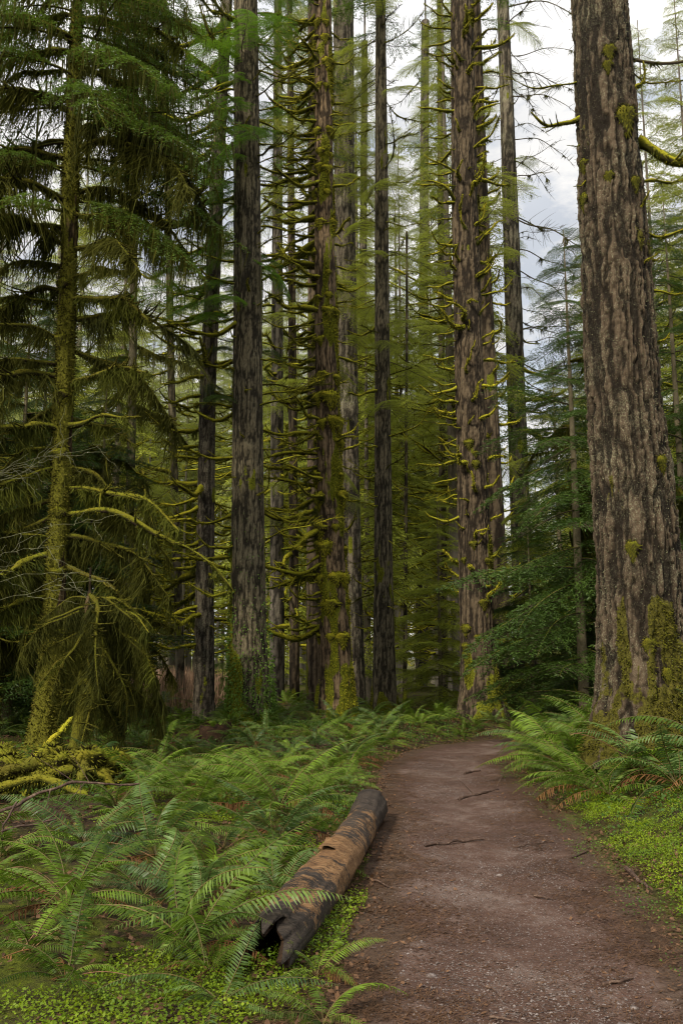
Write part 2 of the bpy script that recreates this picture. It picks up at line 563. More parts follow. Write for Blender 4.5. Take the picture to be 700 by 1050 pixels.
def grid_mesh(name, xs, ys, zf, mat, attrf=None, drop=None):
    X, Y = np.meshgrid(xs, ys)
    Z = zf(X, Y)
    V = np.stack([X, Y, Z], -1).reshape(-1, 3)
    nx, ny = len(xs), len(ys)
    i = np.arange(ny-1)[:, None]*nx + np.arange(nx-1)[None]
    Fq = np.stack([i, i+1, i+nx+1, i+nx], -1).reshape(-1, 4)
    if drop is not None:
        bad = drop(X, Y).ravel()
        Fq = Fq[~bad[Fq].all(1)]
    mb = MB()
    mb.add(V, Fq, 0, True, None if attrf is None else attrf(X, Y))
    return mb.mesh(name, mat)


def spread(a, b, n, p):
    u = np.linspace(-1, 1, n)
    return a + b*np.sign(u)*np.abs(u)**p


xs = np.unique(np.concatenate([np.linspace(-9, 9, 260), spread(0, 900, 90, 4)]))
ys = np.unique(np.concatenate([np.linspace(-3, 22, 320), 22+1200*np.linspace(0, 1, 80)**3, -3-200*np.linspace(0, 1, 12)**2]))
g = obj('ground', grid_mesh('ground', xs, ys, lambda x, y: gh(x, y), M['ground']))
tag(g, 'dark mossy forest floor under the ferns and trees', 'ground', None, 'structure')


def path_attr(X, Y):
    d = pdist(X, Y)
    worn = 1 - sstep(-.6, -.1, d + .25*(fbm(X*2, Y*2, 0, 8, 3)-.5))
    right = np.where(X > path_x(Y), 1, .6)
    green = sstep(-.40, .12, d) * right
    return np.stack([worn, green], -1).reshape(-1, 2)


p = obj('path', grid_mesh('path', np.linspace(-1.2, 10, 500), np.linspace(-2.5, 21, 900),
        lambda x, y: gh(x, y) + .006 + .006*(vn(x*14, y*14, 0, 4)-.5) - .02*sstep(-.02, .12, pdist(x, y)), M['path'], path_attr,
        drop=lambda x, y: pdist(x, y) > .12))
tag(p, 'brown packed dirt footpath running between ferns into the forest', 'path', None, 'structure')

# ------------------------------------------------------------------ trunks
class Trunk:
    """measured trunk: rows (py, px, width px) seen at distance Y"""
    def __init__(s, rows, Y, H=34, z0=None):
        rows = sorted(rows, reverse=True)
        P = np.array([at(px, py, Y) for py, px, w in rows])
        rr = np.array([w * pxsize(py, Y) / 2 for py, px, w in rows])
        zb = gh(P[0, 0], Y) if z0 is None else z0
        base = P[0].copy(); base[2] = float(zb) - .15
        zs = np.concatenate([[base[2]], P[:, 2]])
        if zs[1] < zs[0] + .05: zs[1:] = np.maximum(zs[1:], zs[0] + .1 + .01*np.arange(len(zs)-1))
        xx = np.concatenate([[P[0, 0]], P[:, 0]]); r_ = np.concatenate([[rr[0]*1.04], rr])
        slope = (xx[-1]-xx[-3])/(zs[-1]-zs[-3])
        zs = np.append(zs, H); xx = np.append(xx, xx[-1] + slope*(H-zs[-2])*.6); r_ = np.append(r_, .05)
        s.z, s.x, s.r, s.Y, s.H = zs, xx, r_, Y, H
        s.base = np.array([xx[0], Y, float(zb)])
        s.ztop = P[-1, 2]

    def cx(s, z):
        return np.interp(z, s.z, s.x)

    def rad(s, z):
        return np.interp(z, s.z, s.r)

    def mesh(s, name, mat, seed=0, res=.03, furrow=.03, fs=9.0, flare=.0, mosslow=1.0, mossside=0, nmin=24, patch=.55, lump=.0, mossbase=0, vary=1.3):
        r0 = s.rad(1.5)
        n = int(max(nmin, 2*math.pi*r0/res))
        zt = s.ztop + .4
        z = np.concatenate([np.arange(s.z[0], zt, res*1.25), np.linspace(zt, s.H, 30)[1:]])
        th = np.linspace(0, 2*math.pi, n, endpoint=False)
        Z, T = np.meshgrid(z, th, indexing='ij')
        Rr = s.rad(Z)
        h = Z - s.base[2]
        cx, cy = np.cos(T), np.sin(T)
        # root flare with buttresses
        fl = flare * np.exp(-np.maximum(h, 0)/.45) * (.6 + .8*vn(cx*1.6, cy*1.6, 0, seed+3))
        Rr = Rr * (1 + fl)
        qx, qy, qz = cx*Rr*fs, cy*Rr*fs, Z*fs*.11
        wx = (fbm(qx*.8, qy*.8, qz*3, seed+9, 3)-.5)*1.5
        n1 = vn(qx+wx, qy-wx, qz, seed)
        n2 = vn(qx*1.7+5+wx, qy*1.7, qz*2.6+wx, seed+1)
        n3 = vn(qx*.8+wx, qy*.8, Z*fs*.75+wx, seed+2)
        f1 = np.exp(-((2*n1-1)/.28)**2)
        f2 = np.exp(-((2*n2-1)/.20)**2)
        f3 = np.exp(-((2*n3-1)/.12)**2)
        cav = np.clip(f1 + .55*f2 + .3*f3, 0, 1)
        rough = (fbm(qx*1.8, qy*1.8, Z*fs*.8, seed+5, 3)-.5)*2
        ms = fbm(cx*Rr*2.2*vary, cy*Rr*2.2*vary, Z*.6*vary, seed+30, 4)
        low = np.exp(-np.maximum(h, 0)/1.6)
        moss = sstep(.52, .72, ms + .28*low*mosslow - .12*(1-patch)*2 + .16 * mossside * cx + mossbase)
        disp = -furrow*cav + furrow*.7*rough + moss*furrow*.6 + lump*(fbm(cx*2, cy*2, Z*1.3, seed+44, 3)-.5)
        disp *= np.clip(Rr/r0, .15, 1)
        Rr = Rr + disp
        V = np.stack([s.cx(Z) + cx*Rr, s.Y + cy*Rr, Z], -1) - s.base
        m = len(z)
        i = np.arange(m-1)[:, None]*n; k = np.arange(n)[None]; k2 = (k+1) % n
        Fq = np.stack([i+k, i+k2, i+n+k2, i+n+k], -1).reshape(-1, 4)
        s.sv = V.reshape(-1, 3); s.sm = (moss*(Z < s.ztop)).ravel(); s.sn = np.stack([cx, cy, 0*cx], -1).reshape(-1, 3)
        mb = MB()
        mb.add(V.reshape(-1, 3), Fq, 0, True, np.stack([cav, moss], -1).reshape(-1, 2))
        return mb.mesh(name, mat)

    def on(s, z, az, inset=.8):
        """local point on the bark at height z and azimuth az"""
        r = s.rad(z)*inset
        return (s.cx(z) + math.cos(az)*r - s.base[0], s.Y + math.sin(az)*r - s.base[1], z - s.base[2])


# ------------------------------------------------------------------ branches, boughs, moss
def moss_branch(seed, L=1.5, r0=.035, droop=.15, up=.35, twigs=4, fuzz=260, strands=0, slen=.2, wob=.08, thick=1.0, bare=False):
    rng = np.random.default_rng(seed)
    mb = MB()
    k = 26
    u = np.linspace(0, 1, k)
    def curve(L_, dr, up_, ph):
        x = L_*u
        z = L_*(-dr*u*1.6 + (dr+up_)*u**2.4)
        y = L_*wob*np.sin(u*3.2+ph)*u
        return np.stack([x, y, z + L_*.02*np.sin(u*11+ph)], 1)
    P = curve(L, droop, up, rng.uniform(0, 6))
    def add_tube(P, r0, mat, lumps, n=8):
        k = len(P); uu = np.linspace(0, 1, k)
        r = r0*(1-.72*uu**1.4)*(1+lumps*(vn(uu*9, seed*3.1, 0, seed)-.45)*1.6)
        r[-1] = r0*.08
        rf = 1 + .5*lumps*(vn(uu[:, None]*17, np.arange(n)[None]*1.7, 0, seed+2)-.5)
        V, Fq = tube(P, r, n, rf)
        mb.add(V, Fq, mat, True)
        return r
    r = add_tube(P, r0, 0, 0 if bare else .55)
    def fz(P, r, n, ln):
        j = rng.integers(1, len(P)-1, n)
        f = rng.random(n)[:, None]
        B = P[j]*(1-f) + P[j-1]*f
        a = rng.uniform(0, 2*math.pi, n)
        D = np.stack([rng.normal(0, .5, n), np.cos(a), np.sin(a)], 1)
        D = unit(D)
        B = B + D*r[j][:, None]*.8
        D[:, 2] -= .35*(D[:, 2] < .3)
        D = unit(D)*(ln*rng.uniform(.5, 1.4, n))[:, None]
        W = unit(np.cross(D, rng.normal(0, 1, (n, 3))))*(.006*rng.uniform(.7, 1.5, n))[:, None]
        V, Fq = diamonds(B, D, W, .35)
        mb.add(V, Fq, 0, False)
    if fuzz: fz(P, r, fuzz, .035*thick)
    for q in range(twigs):
        j = int(rng.uniform(.25, .9)*k)
        l = L*rng.uniform(.18, .45)*(1.1-j/k)
        sgn = rng.choice([-1, 1])
        uu = np.linspace(0, 1, 9)
        ang = rng.uniform(.5, 1.1)*sgn
        Q = P[j] + np.stack([l*uu*math.cos(ang), l*uu*math.sin(ang), l*(rng.uniform(-.4, .25)*uu + rng.uniform(0, .5)*uu**2)], 1)
        rr = add_tube(Q, r0*.33, 0, .4 if not bare else 0, 5)
        if fuzz: fz(Q, rr, fuzz//8, .02*thick)
    if strands:
        nc = max(2, strands//24)
        cj = rng.uniform(1.5, k-1.2, nc)
        cl = slen*np.minimum(rng.lognormal(-.15, .95, nc), 4)
        c = rng.integers(0, nc, strands)
        jf = np.clip(cj[c] + rng.normal(0, .035/L*k, strands), 1, k-1.01)
        j = jf.astype(int); f = (jf-j)[:, None]
        B = P[j]*(1-f)+P[np.minimum(j+1, k-1)]*f
        B[:, 1] += rng.normal(0, r0*.5, strands)
        ln = cl[c]*rng.uniform(.3, 1.05, strands)
        tt = np.linspace(0, 1, 4)[None, :, None]
        Q = B[:, None] + tt*np.stack([rng.normal(0, .05, strands), rng.normal(0, .05, strands), -ln], 1)[:, None]
        Q[:, 1:, :2] += np.cumsum(rng.normal(0, .11, (strands, 3, 2)), 1)*ln[:, None, None]
        V, Fq = ribbons(Q, .012*rng.uniform(.5, 1.6, strands), rng)
        mb.add(V, Fq, 1, False)
    return mb


def bough(seed, L=2.0, nlat=18, lat=.45, step=.05, lw=.02, ll=.08, droop=.25, hang=.3, sub=False, wood_r=.02, moss=0, flat=.25):
    """conifer bough along +X: axis tube, laterals, small leaf faces"""
    rng = np.random.default_rng(seed)
    mb = MB()
    u = np.linspace(0, 1, 14)
    def ax(u):
        return np.stack([L*u, .05*L*np.sin(u*4+seed), -droop*L*u**1.8 + .06*L*u], -1)
    P = ax(u)
    V, Fq = tube(P, wood_r*(1-.85*u), 5)
    mb.add(V, Fq, 1, True)
    BB, DD = [], []
    LB, LE = [], []
    us = np.linspace(.1, 1, nlat)
    for ui in us:
        for sg in (-1, 1):
            uu = min(1, ui + rng.uniform(-.02, .02))
            o = ax(np.array([uu]))[0]
            l = L*lat*(math.sin(math.pi*min(1, uu*.9+.18))**.8*.8+.12)*rng.uniform(.6, 1.15)
            a = sg*rng.uniform(.75, 1.15)
            d = np.array([math.cos(a), math.sin(a), rng.uniform(-.25, .1)])
            m = max(3, int(l/step))
            v = np.linspace(0, 1, m)[:, None]
            pts = o + d*l*v + np.array([0, 0, -hang*l])*v**2
            BB.append(pts); DD.append(np.tile(d, (m, 1)) + np.array([0, 0, -hang*1.6])*v)
            LB.append(o); LE.append(pts[-1])
            if sub:
                for q in range(2, m-1, 2):
                    s2 = 1 if (q//2) % 2 else -1
                    l2 = l*.38*(1-q/m)*rng.uniform(.6, 1.2)+.03
                    a2 = a + s2*.8
                    d2 = np.array([math.cos(a2), math.sin(a2), -.2])
                    m2 = max(2, int(l2/step))
                    v2 = np.linspace(0, 1, m2)[:, None]
                    BB.append(pts[q] + d2*l2*v2 + np.array([0, 0, -hang*l2*.8])*v2**2); DD.append(np.tile(d2, (m2, 1)))
    v = np.linspace(.55, 1, max(4, int(.45*L/step)))
    BB.append(ax(v)); DD.append(np.tile([1, 0, -droop], (len(v), 1)))
    B, D = np.concatenate(BB), unit(np.concatenate(DD))
    side = unit(np.cross(D, [0, 0, 1.0]))
    for sg in (-1, 1):
        n = len(B)
        d = unit(D*rng.uniform(.5, 1.1, (n, 1)) + sg*side*rng.uniform(.5, 1.0, (n, 1)) + np.stack([0*D[:, 0], 0*D[:, 0], rng.normal(-.05, flat, n)], 1))
        b = B + rng.normal(0, step*.25, (n, 3))
        Wd = unit(np.cross(d, unit(np.array([0, 0, 1.0]) + rng.normal(0, .5, (n, 3)))))
        V, Fq = diamonds(b, d*(ll*rng.uniform(.6, 1.3, (n, 1))), Wd*(lw*rng.uniform(.35, .65, (n, 1))))
        mb.add(V, Fq, 0, False)
    LB, LE = np.array(LB), np.array(LE)
    tw = (LE-LB)
    Wd = np.tile([0, 0, .004 + L*.0008], (len(LB), 1))
    V, Fq = diamonds(LB, tw, Wd, .2); mb.add(V, Fq, 1, False)
    if moss:
        n = moss
        j = rng.integers(0, len(B), n)
        b = B[j]
        ln = .22*rng.lognormal(0, .6, n)
        tt = np.linspace(0, 1, 3)[None, :, None]
        Q = b[:, None] + tt*np.stack([rng.normal(0, .03, n), rng.normal(0, .03, n), -ln], 1)[:, None]
        V, Fq = ribbons(Q, .010*rng.uniform(.5, 1.6, n), rng)
        mb.add(V, Fq, 2, False)
    return mb


def crown(seed, z0, z1, rmax, boughs, nb, dens=1.0, shape=.8, low=.5, gold=2.39996):
    """a crown made of boughs round an axis from z0 up to z1 (local metres)"""
    rng = np.random.default_rng(seed)
    mb = MB()
    for i in range(nb):
        f = (i + rng.uniform(-.5, .5))/nb
        f = min(max(f, 0), 1)
        z = z0 + (z1-z0)*f
        r = rmax*((1-f)**shape)*(low+(1-low)*min(1, f*4))*rng.uniform(.65, 1.15) + .25
        b, L = boughs[int(rng.integers(len(boughs)))]
        s = r/L
        mb.merge(b, pose((0, 0, z), i*gold+rng.uniform(-.6, .6), rng.uniform(-.25, .25), rng.uniform(-.3, .3), (s, s*.9 if s > 1 else max(s, .5), s)))
    return mb


# ------------------------------------------------------------------ branch library (shared mesh data)
MOSSY = [moss_branch(100+i, 1.7, .056 + .008*(i % 3), .22+.08*(i % 3), .0+.13*(i % 4), 7+i % 3, 480, 90, .11, thick=1.3, wob=.14).mesh('mossy_branch', [M['moss'], M['strand']]) for i in range(10)]
STUB = [moss_branch(140+i, .7, .050, .10+.08*(i % 3), .25+.22*(i % 3), 2+i % 3, 330, 40, .09, thick=1.3, wob=.25).mesh('mossy_stub', [M['moss'], M['strand']]) for i in range(7)]
THIN = [moss_branch(180+i, 2.2, .026, .12+.05*(i % 3), .0+.1*(i % 3), 16, 260, 80, .09, wob=.14).mesh('thin_branch', [M['moss_dark'] if i % 3 == 0 else M['moss'], M['strand_dark']]) for i in range(6)]
BARE = [moss_branch(210+i, 3.0, .022, .0, -.35+.1*(i % 3), 18, 60, 60, .12, wob=.16, bare=True).mesh('bare_branch', [M['twig_wood'], M['strand_dark']]) for i in range(5)]
DRAPED = [moss_branch(240+i, 2.0, .058, -.12, -.50+.15*(i % 3), 10, 700, 1100, .20, wob=.12, thick=1.3).mesh('draped_branch', [M['moss_gold'] if i % 2 else M['moss_mid'], M['strand']]) for i in range(7)]
DARKDR = [moss_branch(270+i, 2.4, .052, -.12, -.75+.12*(i % 4), 16, 900, 1250, .36, wob=.14).mesh('dark_draped_branch', [M['moss_dark'], M['strand_dark']]) for i in range(6)]
SPRAYB = [(bough(300+i, 2.0, 20, .42, .022, .012, .036, .30+.08*(i % 3), .45, True, .016), 2.0) for i in range(4)]
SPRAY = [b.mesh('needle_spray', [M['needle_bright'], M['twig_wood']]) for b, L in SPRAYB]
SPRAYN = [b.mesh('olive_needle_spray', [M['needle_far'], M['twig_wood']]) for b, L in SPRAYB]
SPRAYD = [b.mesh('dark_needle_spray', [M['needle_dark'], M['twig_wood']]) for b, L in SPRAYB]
SPRAYM = [bough(320+i, 2.2, 18, .42, .03, .014, .05, .42+.1*(i % 3), .5, True, .02, moss=260).mesh('mossed_needle_spray', [M['needle'], M['moss_dark'], M['strand_dark']]) for i in range(4)]
MID = [(bough(340+i, 2.4, 18, .42, .045, .022, .085, .22+.1*(i % 3), .35, True, .022), 2.4) for i in range(5)]
FAR = [(bough(360+i, 2.6, 16, .42, .075, .040, .17, .15+.12*(i % 4), .3, False, .03), 2.6) for i in range(5)]


def add_branches(tree, T, n, z0, z1, lib, seed, s0=.7, s1=1.2, az0=0, az1=360, pitch=(-10, 15), name='branch', gap=0):
    rng = random.Random(seed)
    for i in range(n):
        z = z0 + (z1-z0)*(i+rng.uniform(-.5, .5))/n
        az = R(rng.uniform(az0, az1))
        m = lib[rng.randrange(len(lib))]
        obj(name, m, tree, pose(T.on(z, az, .85), az+rng.gauss(0, .25), R(rng.uniform(*pitch)+rng.gauss(0, 6)), rng.gauss(0, .8), rng.uniform(s0, s1)*rng.choice([.5, .8, 1, 1, 1.1])))


def moss_ledge_mesh(seed, w=.3):
    """a cushion of moss sitting on the bark"""
    rng = np.random.default_rng(seed)
    th, ph = np.meshgrid(np.linspace(0, 2*math.pi, 18, endpoint=False), np.linspace(0, math.pi, 12), indexing='xy')
    x, y, z = np.sin(ph)*np.cos(th), np.sin(ph)*np.sin(th), np.cos(ph)
    k = 1 + 1.3*(fbm(x*2+seed, y*2, z*2, seed, 4)-.5)
    V = np.stack([x*w*.55*k, y*w*k*(1-.45*np.maximum(-z, 0)), z*w*.6*k - np.where(z < 0, 1.0*w*np.abs(z)**1.3*k, 0)], -1).reshape(-1, 3)
    i = np.arange(11)[:, None]*18; q = np.arange(18)[None]; q2 = (q+1) % 18
    mb = MB()
    mb.add(V, np.stack([i+q, i+18+q, i+18+q2, i+q2], -1).reshape(-1, 4), 0)
    n = 800
    j = rng.integers(18, len(V)-18, n)
    D = unit(V[j] + rng.normal(0, .05*w, (n, 3))); D[:, 2] -= .4
    D = unit(D)*(.045*rng.uniform(.5, 1.7, (n, 1)))
    V2, F2 = diamonds(V[j]*.97, D, unit(np.cross(D, rng.normal(0, 1, (n, 3))))*.006, .35)
    mb.add(V2, F2, 0, False)
    return mb.mesh('moss_cushion', M['moss'])


LEDGE = [moss_ledge_mesh(400+i, .16) for i in range(4)]
LEDGE2 = []
for m in LEDGE:
    c_ = m.copy(); c_.materials[0] = M['moss_mid']; LEDGE2.append(c_)


def add_ledges(tree, T, n, z0, z1, seed, s0=.7, s1=1.4, az0=180, az1=360):
    rng = random.Random(seed)
    for i in range(n):
        z = rng.uniform(z0, z1); az = R(rng.uniform(az0, az1))
        obj('moss_cushion', LEDGE[rng.randrange(4)], tree, pose(T.on(z, az, .97), az, 0, 0, rng.uniform(s0, s1)))


def tufts(t, T, n, mat='moss', size=.04, name='moss', uniform=False, seed=1, zmax=99):
    rg = np.random.default_rng(seed)
    w_ = (T.sm > .45).astype(float) * T.sm if not uniform else ((T.sv[:, 2] < T.ztop)*1.0)
    w_ = w_ * (T.sv[:, 2] < zmax) * (T.sv[:, 2] > 0) * (T.sn[:, 1] < .45)
    if w_.sum() < 50: return
    j = rg.choice(len(w_), n, p=w_/w_.sum())
    D = T.sn[j] + rg.normal(0, .45, (n, 3)); D[:, 2] -= .55*rg.random(n)
    D = unit(D)*(size*rg.uniform(.4, 1.5, (n, 1)))
    B = T.sv[j] - T.sn[j]*.006 + rg.normal(0, .012, (n, 3))
    V, Fq = diamonds(B, D, unit(np.cross(D, rg.normal(0, 1, (n, 3))))*(size*.2*rg.uniform(.6, 1.5, (n, 1))), .4)
    obj(name, MB().add(V, Fq, 0, False).mesh(name, M[mat]), t)


def add_sprays(t, T, n, z0, z1, lib, seed, s0=.6, s1=1.1):
    r_ = random.Random(seed)
    for i in range(n):
        z = z0+(z1-z0)*(i+r_.random())/n; az = r_.uniform(0, 6.28)
        obj('needle_bough', lib[r_.randrange(len(lib))], t, pose(T.on(z, az, .5), az, R(r_.uniform(-25, 12)), r_.uniform(-.5, .5), r_.uniform(s0, s1)))


def tree(name, label, T, mat, group=None, tn=0, tm='moss_mid', **kw):
    t = thing(name, label, 'tree', tuple(T.base), group)
    obj('trunk', T.mesh('trunk', mat, **kw), t)
    if tn: tufts(t, T, tn, tm)
    return t


TOPC = [crown(500+i, 0, 15, 1.9, FAR, 26, shape=.7).mesh('conifer_crown', [M['needle'], M['twig_wood']]) for i in range(3)]


def top_crown(t, T, i, z=19.0, s=1.0):
    obj('crown', TOPC[i % 3], t, Matrix.Translation(Vector((T.cx(z)-T.base[0], 0, z-T.base[2]))) @ Matrix.Diagonal((s, s, s*(T.H-z+1)/15/s, 1)))


# ------------------------------------------------------------------ the measured trees
T10 = Trunk([(800, 662, 106), (740, 661, 100), (700, 660, 94), (600, 656, 88), (500, 648, 82), (400, 638, 76), (300, 632, 71), (200, 626, 66), (100, 620, 61), (0, 614, 56)], 11, 32)
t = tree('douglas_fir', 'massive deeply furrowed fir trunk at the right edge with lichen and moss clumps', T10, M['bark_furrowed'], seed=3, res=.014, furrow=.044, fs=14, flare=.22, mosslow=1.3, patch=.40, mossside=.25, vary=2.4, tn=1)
tufts(t, T10, 8000, 'moss_dark', .035, 'moss', False, 14)
tufts(t, T10, 9000, 'lichen', .022, 'lichen', True, 4)
for (px, py, az, s, pi_, lib, k) in [(642, 60, 5, 1.0, 5, BARE, 1), (648, 148, -8, .9, -4, MOSSY, 2), (650, 62, 20, .5, 0, THIN, 2), (660, 188, -10, .38, 8, MOSSY, 0), (670, 240, -5, .45, 0, MOSSY, 3),
                                     (672, 300, -12, .3, 5, MOSSY, 4), (668, 262, 10, .4, -8, STUB, 1), (655, 100, -30, .5, 40, STUB, 2), (588, 122, 185, .42, 5, MOSSY, 5), (584, 82, 178, .5, 0, THIN, 1),
                                     (588, 190, 200, .16, -30, MOSSY, 1), (590, 150, 190, .14, -20, MOSSY, 6), (652, 225, -50, .35, 30, STUB, 3), (664, 280, -50, .3, 10, STUB, 0), (690, 352, -10, .3, 0, STUB, 5)]:
    z = at(px, py, 11)[2]
    obj('branch', lib[k], t, pose(T10.on(z, R(az), .9), R(az), R(pi_), 0, s))
for (px, py, s, az) in [(636, 112, 1.5, -70), (608, 45, .9, -95), (604, 60, .7, -100), (612, 175, .7, -110), (640, 180, .8, -60), (592, 152, .8, 200), (590, 188, .9, 195), (655, 470, .8, -60), (620, 560, .9, -115), (628, 660, .9, -100), (646, 690, .8, -80)]:
    z = at(px, py, 10.5)[2]
    obj('moss_cushion', LEDGE2[int(px) % 4], t, pose(T10.on(z, R(az), .97), R(az), 0, 0, (s*.5, s*.55, s*.8)))
top_crown(t, T10, 0, 19, .6)

T1 = Trunk([(778, 40, 32), (740, 46, 26), (700, 52, 23), (550, 60, 20), (400, 66, 18), (250, 71, 17), (100, 76, 14), (0, 80, 9)], 14.4, 20)
t = tree('moss_draped_hemlock', 'golden moss covered trunk at the left edge, its limbs hung with moss', T1, M['bark_mossy'], seed=5, res=.018, furrow=.014, fs=18, flare=.25, mosslow=.6, patch=1.0, mossbase=.22, lump=.09, tn=1)
tufts(t, T1, 15000, 'moss_gold', .045, 'moss', False, 9)
rng = random.Random(3)
zt = T1.ztop
for i in range(48):      # limbs left and right, arching down
    z = 2.6 + (zt+1.0-2.6)*i/48 + rng.uniform(-.1, .1)
    left = i % 5 != 2 and i % 5 != 4
    az = R(rng.uniform(150, 230)) if left else R(rng.uniform(-50, 45))
    lib = DRAPED if rng.random() < .45 else DARKDR
    obj('branch', lib[rng.randrange(len(lib))], t, pose(T1.on(z, az, .7), az, R(rng.uniform(-14, 16) if z > 6 else rng.uniform(-30, -2)), rng.uniform(-.4, .4), rng.uniform(.55, 1.15)))
# the long bright limb reaching right and down towards the middle
obj('branch', moss_branch(77, 3.1, .055, -.02, -.42, 7, 900, 420, .16, wob=.05).mesh('long_limb', [M['moss_mid'], M['strand']]), t, pose(T1.on(at(75, 520, 14)[2], R(-15), .7), R(-15), R(-4), .2, .95))
obj('branch', moss_branch(78, 1.9, .05, -.05, -.15, 3, 500, 160, .14, wob=.05).mesh('limb', [M['moss_mid'], M['strand']]), t, pose(T1.on(at(75, 432, 14)[2], R(-25), .7), R(-25), R(6), .2, .8))
obj('branch', DRAPED[1], t, pose(T1.on(at(70, 300, 14)[2], R(-20), .7), R(-20), R(-6), .2, .9))
obj('branch', DRAPED[3], t, pose(T1.on(at(60, 480, 14)[2], R(195), .7), R(195), R(5), .2, .6))
obj('branch', DRAPED[2], t, pose(T1.on(at(60, 550, 14)[2], R(185), .7), R(185), R(4), .2, .6))
# green hemlock sprays of its upper limbs
for i in range(30):
    z = zt - 4.2 + 6.5*i/30
    az = R(rng.uniform(-75, 40)) if i % 3 else R(rng.uniform(140, 230))
    s = rng.uniform(.9, 1.45)
    obj('needle_bough', SPRAYM[rng.randrange(4)] if i % 3 == 0 else SPRAYM[i % 4], t, pose(T1.on(z, az, .5), az, R(rng.uniform(-15, 25)), rng.uniform(-.4, .4), s))
for i in range(7):
    obj('moss_cushion', LEDGE2[i % 4], t, pose(T1.on(2.0+i*1.0, R(-60-i*10), .8), R(-60-i*10), 0, 0, .8))

T2 = Trunk([(752, 209, 23), (600, 210, 19), (400, 213, 17), (200, 222, 15), (100, 227, 13), (0, 233, 11)], 19, 26)
t = tree('slender_spruce', 'slender grey brown trunk left of the dark thick trunk, mossy limbs on both sides', T2, M['bark_grey'], seed=8, res=.022, furrow=.014, fs=19, flare=.15, mosslow=.6, patch=.3)
add_branches(t, T2, 56, 2.0, T2.ztop, MOSSY, 21, .55, 1.0, 130, 250, (-8, 12))
add_branches(t, T2, 24, 2.0, T2.ztop, MOSSY, 22, .3, .6, -60, 60, (-8, 12))
for i in range(24):   # bright sprays in its upper part
    z = at(210, 20+i*17, 19)[2]; az = R(rng.uniform(200, 400))
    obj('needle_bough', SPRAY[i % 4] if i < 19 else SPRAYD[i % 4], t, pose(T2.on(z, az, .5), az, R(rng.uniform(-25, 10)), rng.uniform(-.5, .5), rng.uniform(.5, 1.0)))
top_crown(t, T2, 1, 15, .8)

T3 = Trunk([(757, 257, 44), (650, 255, 37), (500, 254, 33), (300, 254, 29), (150, 253, 27), (0, 252, 24)], 18, 32)
t = tree('douglas_fir', 'straight dark olive trunk wrapped in leafy creepers at its foot, left of centre', T3, M['bark_olive'], seed=12, res=.02, furrow=.016, fs=20, flare=.18, mosslow=1.0, patch=.5, tn=4000)
add_branches(t, T3, 30, 2.2, T3.ztop, MOSSY, 31, .35, .8, 150, 225, (-8, 12))
add_branches(t, T3, 36, 4, T3.ztop, THIN, 33, .4, .8, -45, 40, (-8, 20))
add_branches(t, T3, 14, 3, T3.ztop, STUB, 32, .3, .55, 200, 340, (0, 30))
for i in range(22):
    z = at(250, 0+i*15, 18)[2]; az = R(rng.uniform(170, 340))
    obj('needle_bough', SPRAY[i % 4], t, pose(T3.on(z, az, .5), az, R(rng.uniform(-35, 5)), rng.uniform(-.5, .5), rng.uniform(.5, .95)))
rr = np.random.default_rng(5)
n = 5200
zz = rr.exponential(.75, n)+.05; aa = rr.uniform(0, 2*math.pi, n)
RR = T3.rad(zz)*rr.uniform(.98, 1.22, n)
B = np.stack([T3.cx(zz)+np.cos(aa)*RR-T3.base[0], np.sin(aa)*RR, zz], 1)
D = unit(np.stack([np.cos(aa), np.sin(aa), rr.uniform(-1.4, .3, n)], 1)+rr.normal(0, .4, (n, 3)))*rr.uniform(.03, .07, (n, 1))
V, Fq = diamonds(B, D, unit(np.cross(D, rr.normal(0, 1, (n, 3))))*rr.uniform(.010, .022, (n, 1)), .5)
obj('creeper', MB().add(V, Fq, 0, False).mesh('creeper', M['herb_dark']), t)
top_crown(t, T3, 2, 19)

T4 = Trunk([(750, 347, 40), (700, 345, 34), (600, 341, 29), (400, 335, 24), (200, 332, 20), (0, 331, 17)], 20, 32)
M['bark_rust'] = bark_mat('bark_rust', (.28, .195, .115), (.165, .112, .064), (.06, .04, .024), .35, .6)
t = tree('mossy_spruce', 'brown trunk with bright moss down one side and moss cushions at its branches', T4, M['bark_rust'], seed=17, res=.022, furrow=.016, fs=18, flare=.2, mosslow=1.1, patch=.62, mossside=.6, mossbase=.07, vary=1.8, lump=.05, tn=20000, tm='moss')
add_branches(t, T4, 118, 2.3, T4.ztop, MOSSY, 41, .45, .95, 125, 235, (-10, 10))
add_branches(t, T4, 22, 5, T4.ztop, MOSSY, 42, .25, .5, -50, 40, (-8, 15))
for i in range(26):
    z = 2.2 + i*(T4.ztop-2.2)/26 + rng.uniform(-.2, .2)
    for q in range(3 if z < 9 else 2):
        az = R(rng.choice([185, 215, 250, 290, 330, 350])+rng.uniform(-12, 12))
        obj('moss_cushion', LEDGE[rng.randrange(4)], t, pose(T4.on(z+rng.uniform(-.05, .05), az, .98), az, 0, 0, rng.uniform(.6, 1.25)*(1 if z < 8 else .8)))
top_crown(t, T4, 0, 19)

T5 = Trunk([(730, 363, 26), (600, 360, 22), (400, 356, 22), (200, 353, 22), (0, 352, 21)], 28, 38)
t = tree('douglas_fir', 'tall grey brown trunk standing just behind the moss cushioned one', T5, M['bark_grey'], seed=23, res=.035, furrow=.022, fs=14, mosslow=.5, patch=.2)
add_branches(t, T5, 18, 5, T5.ztop, THIN, 51, .3, .6, -60, 60, (-8, 15))
add_sprays(t, T5, 14, 11, T5.ztop, SPRAYN, 6, .7, 1.2)
top_crown(t, T5, 1, 25)

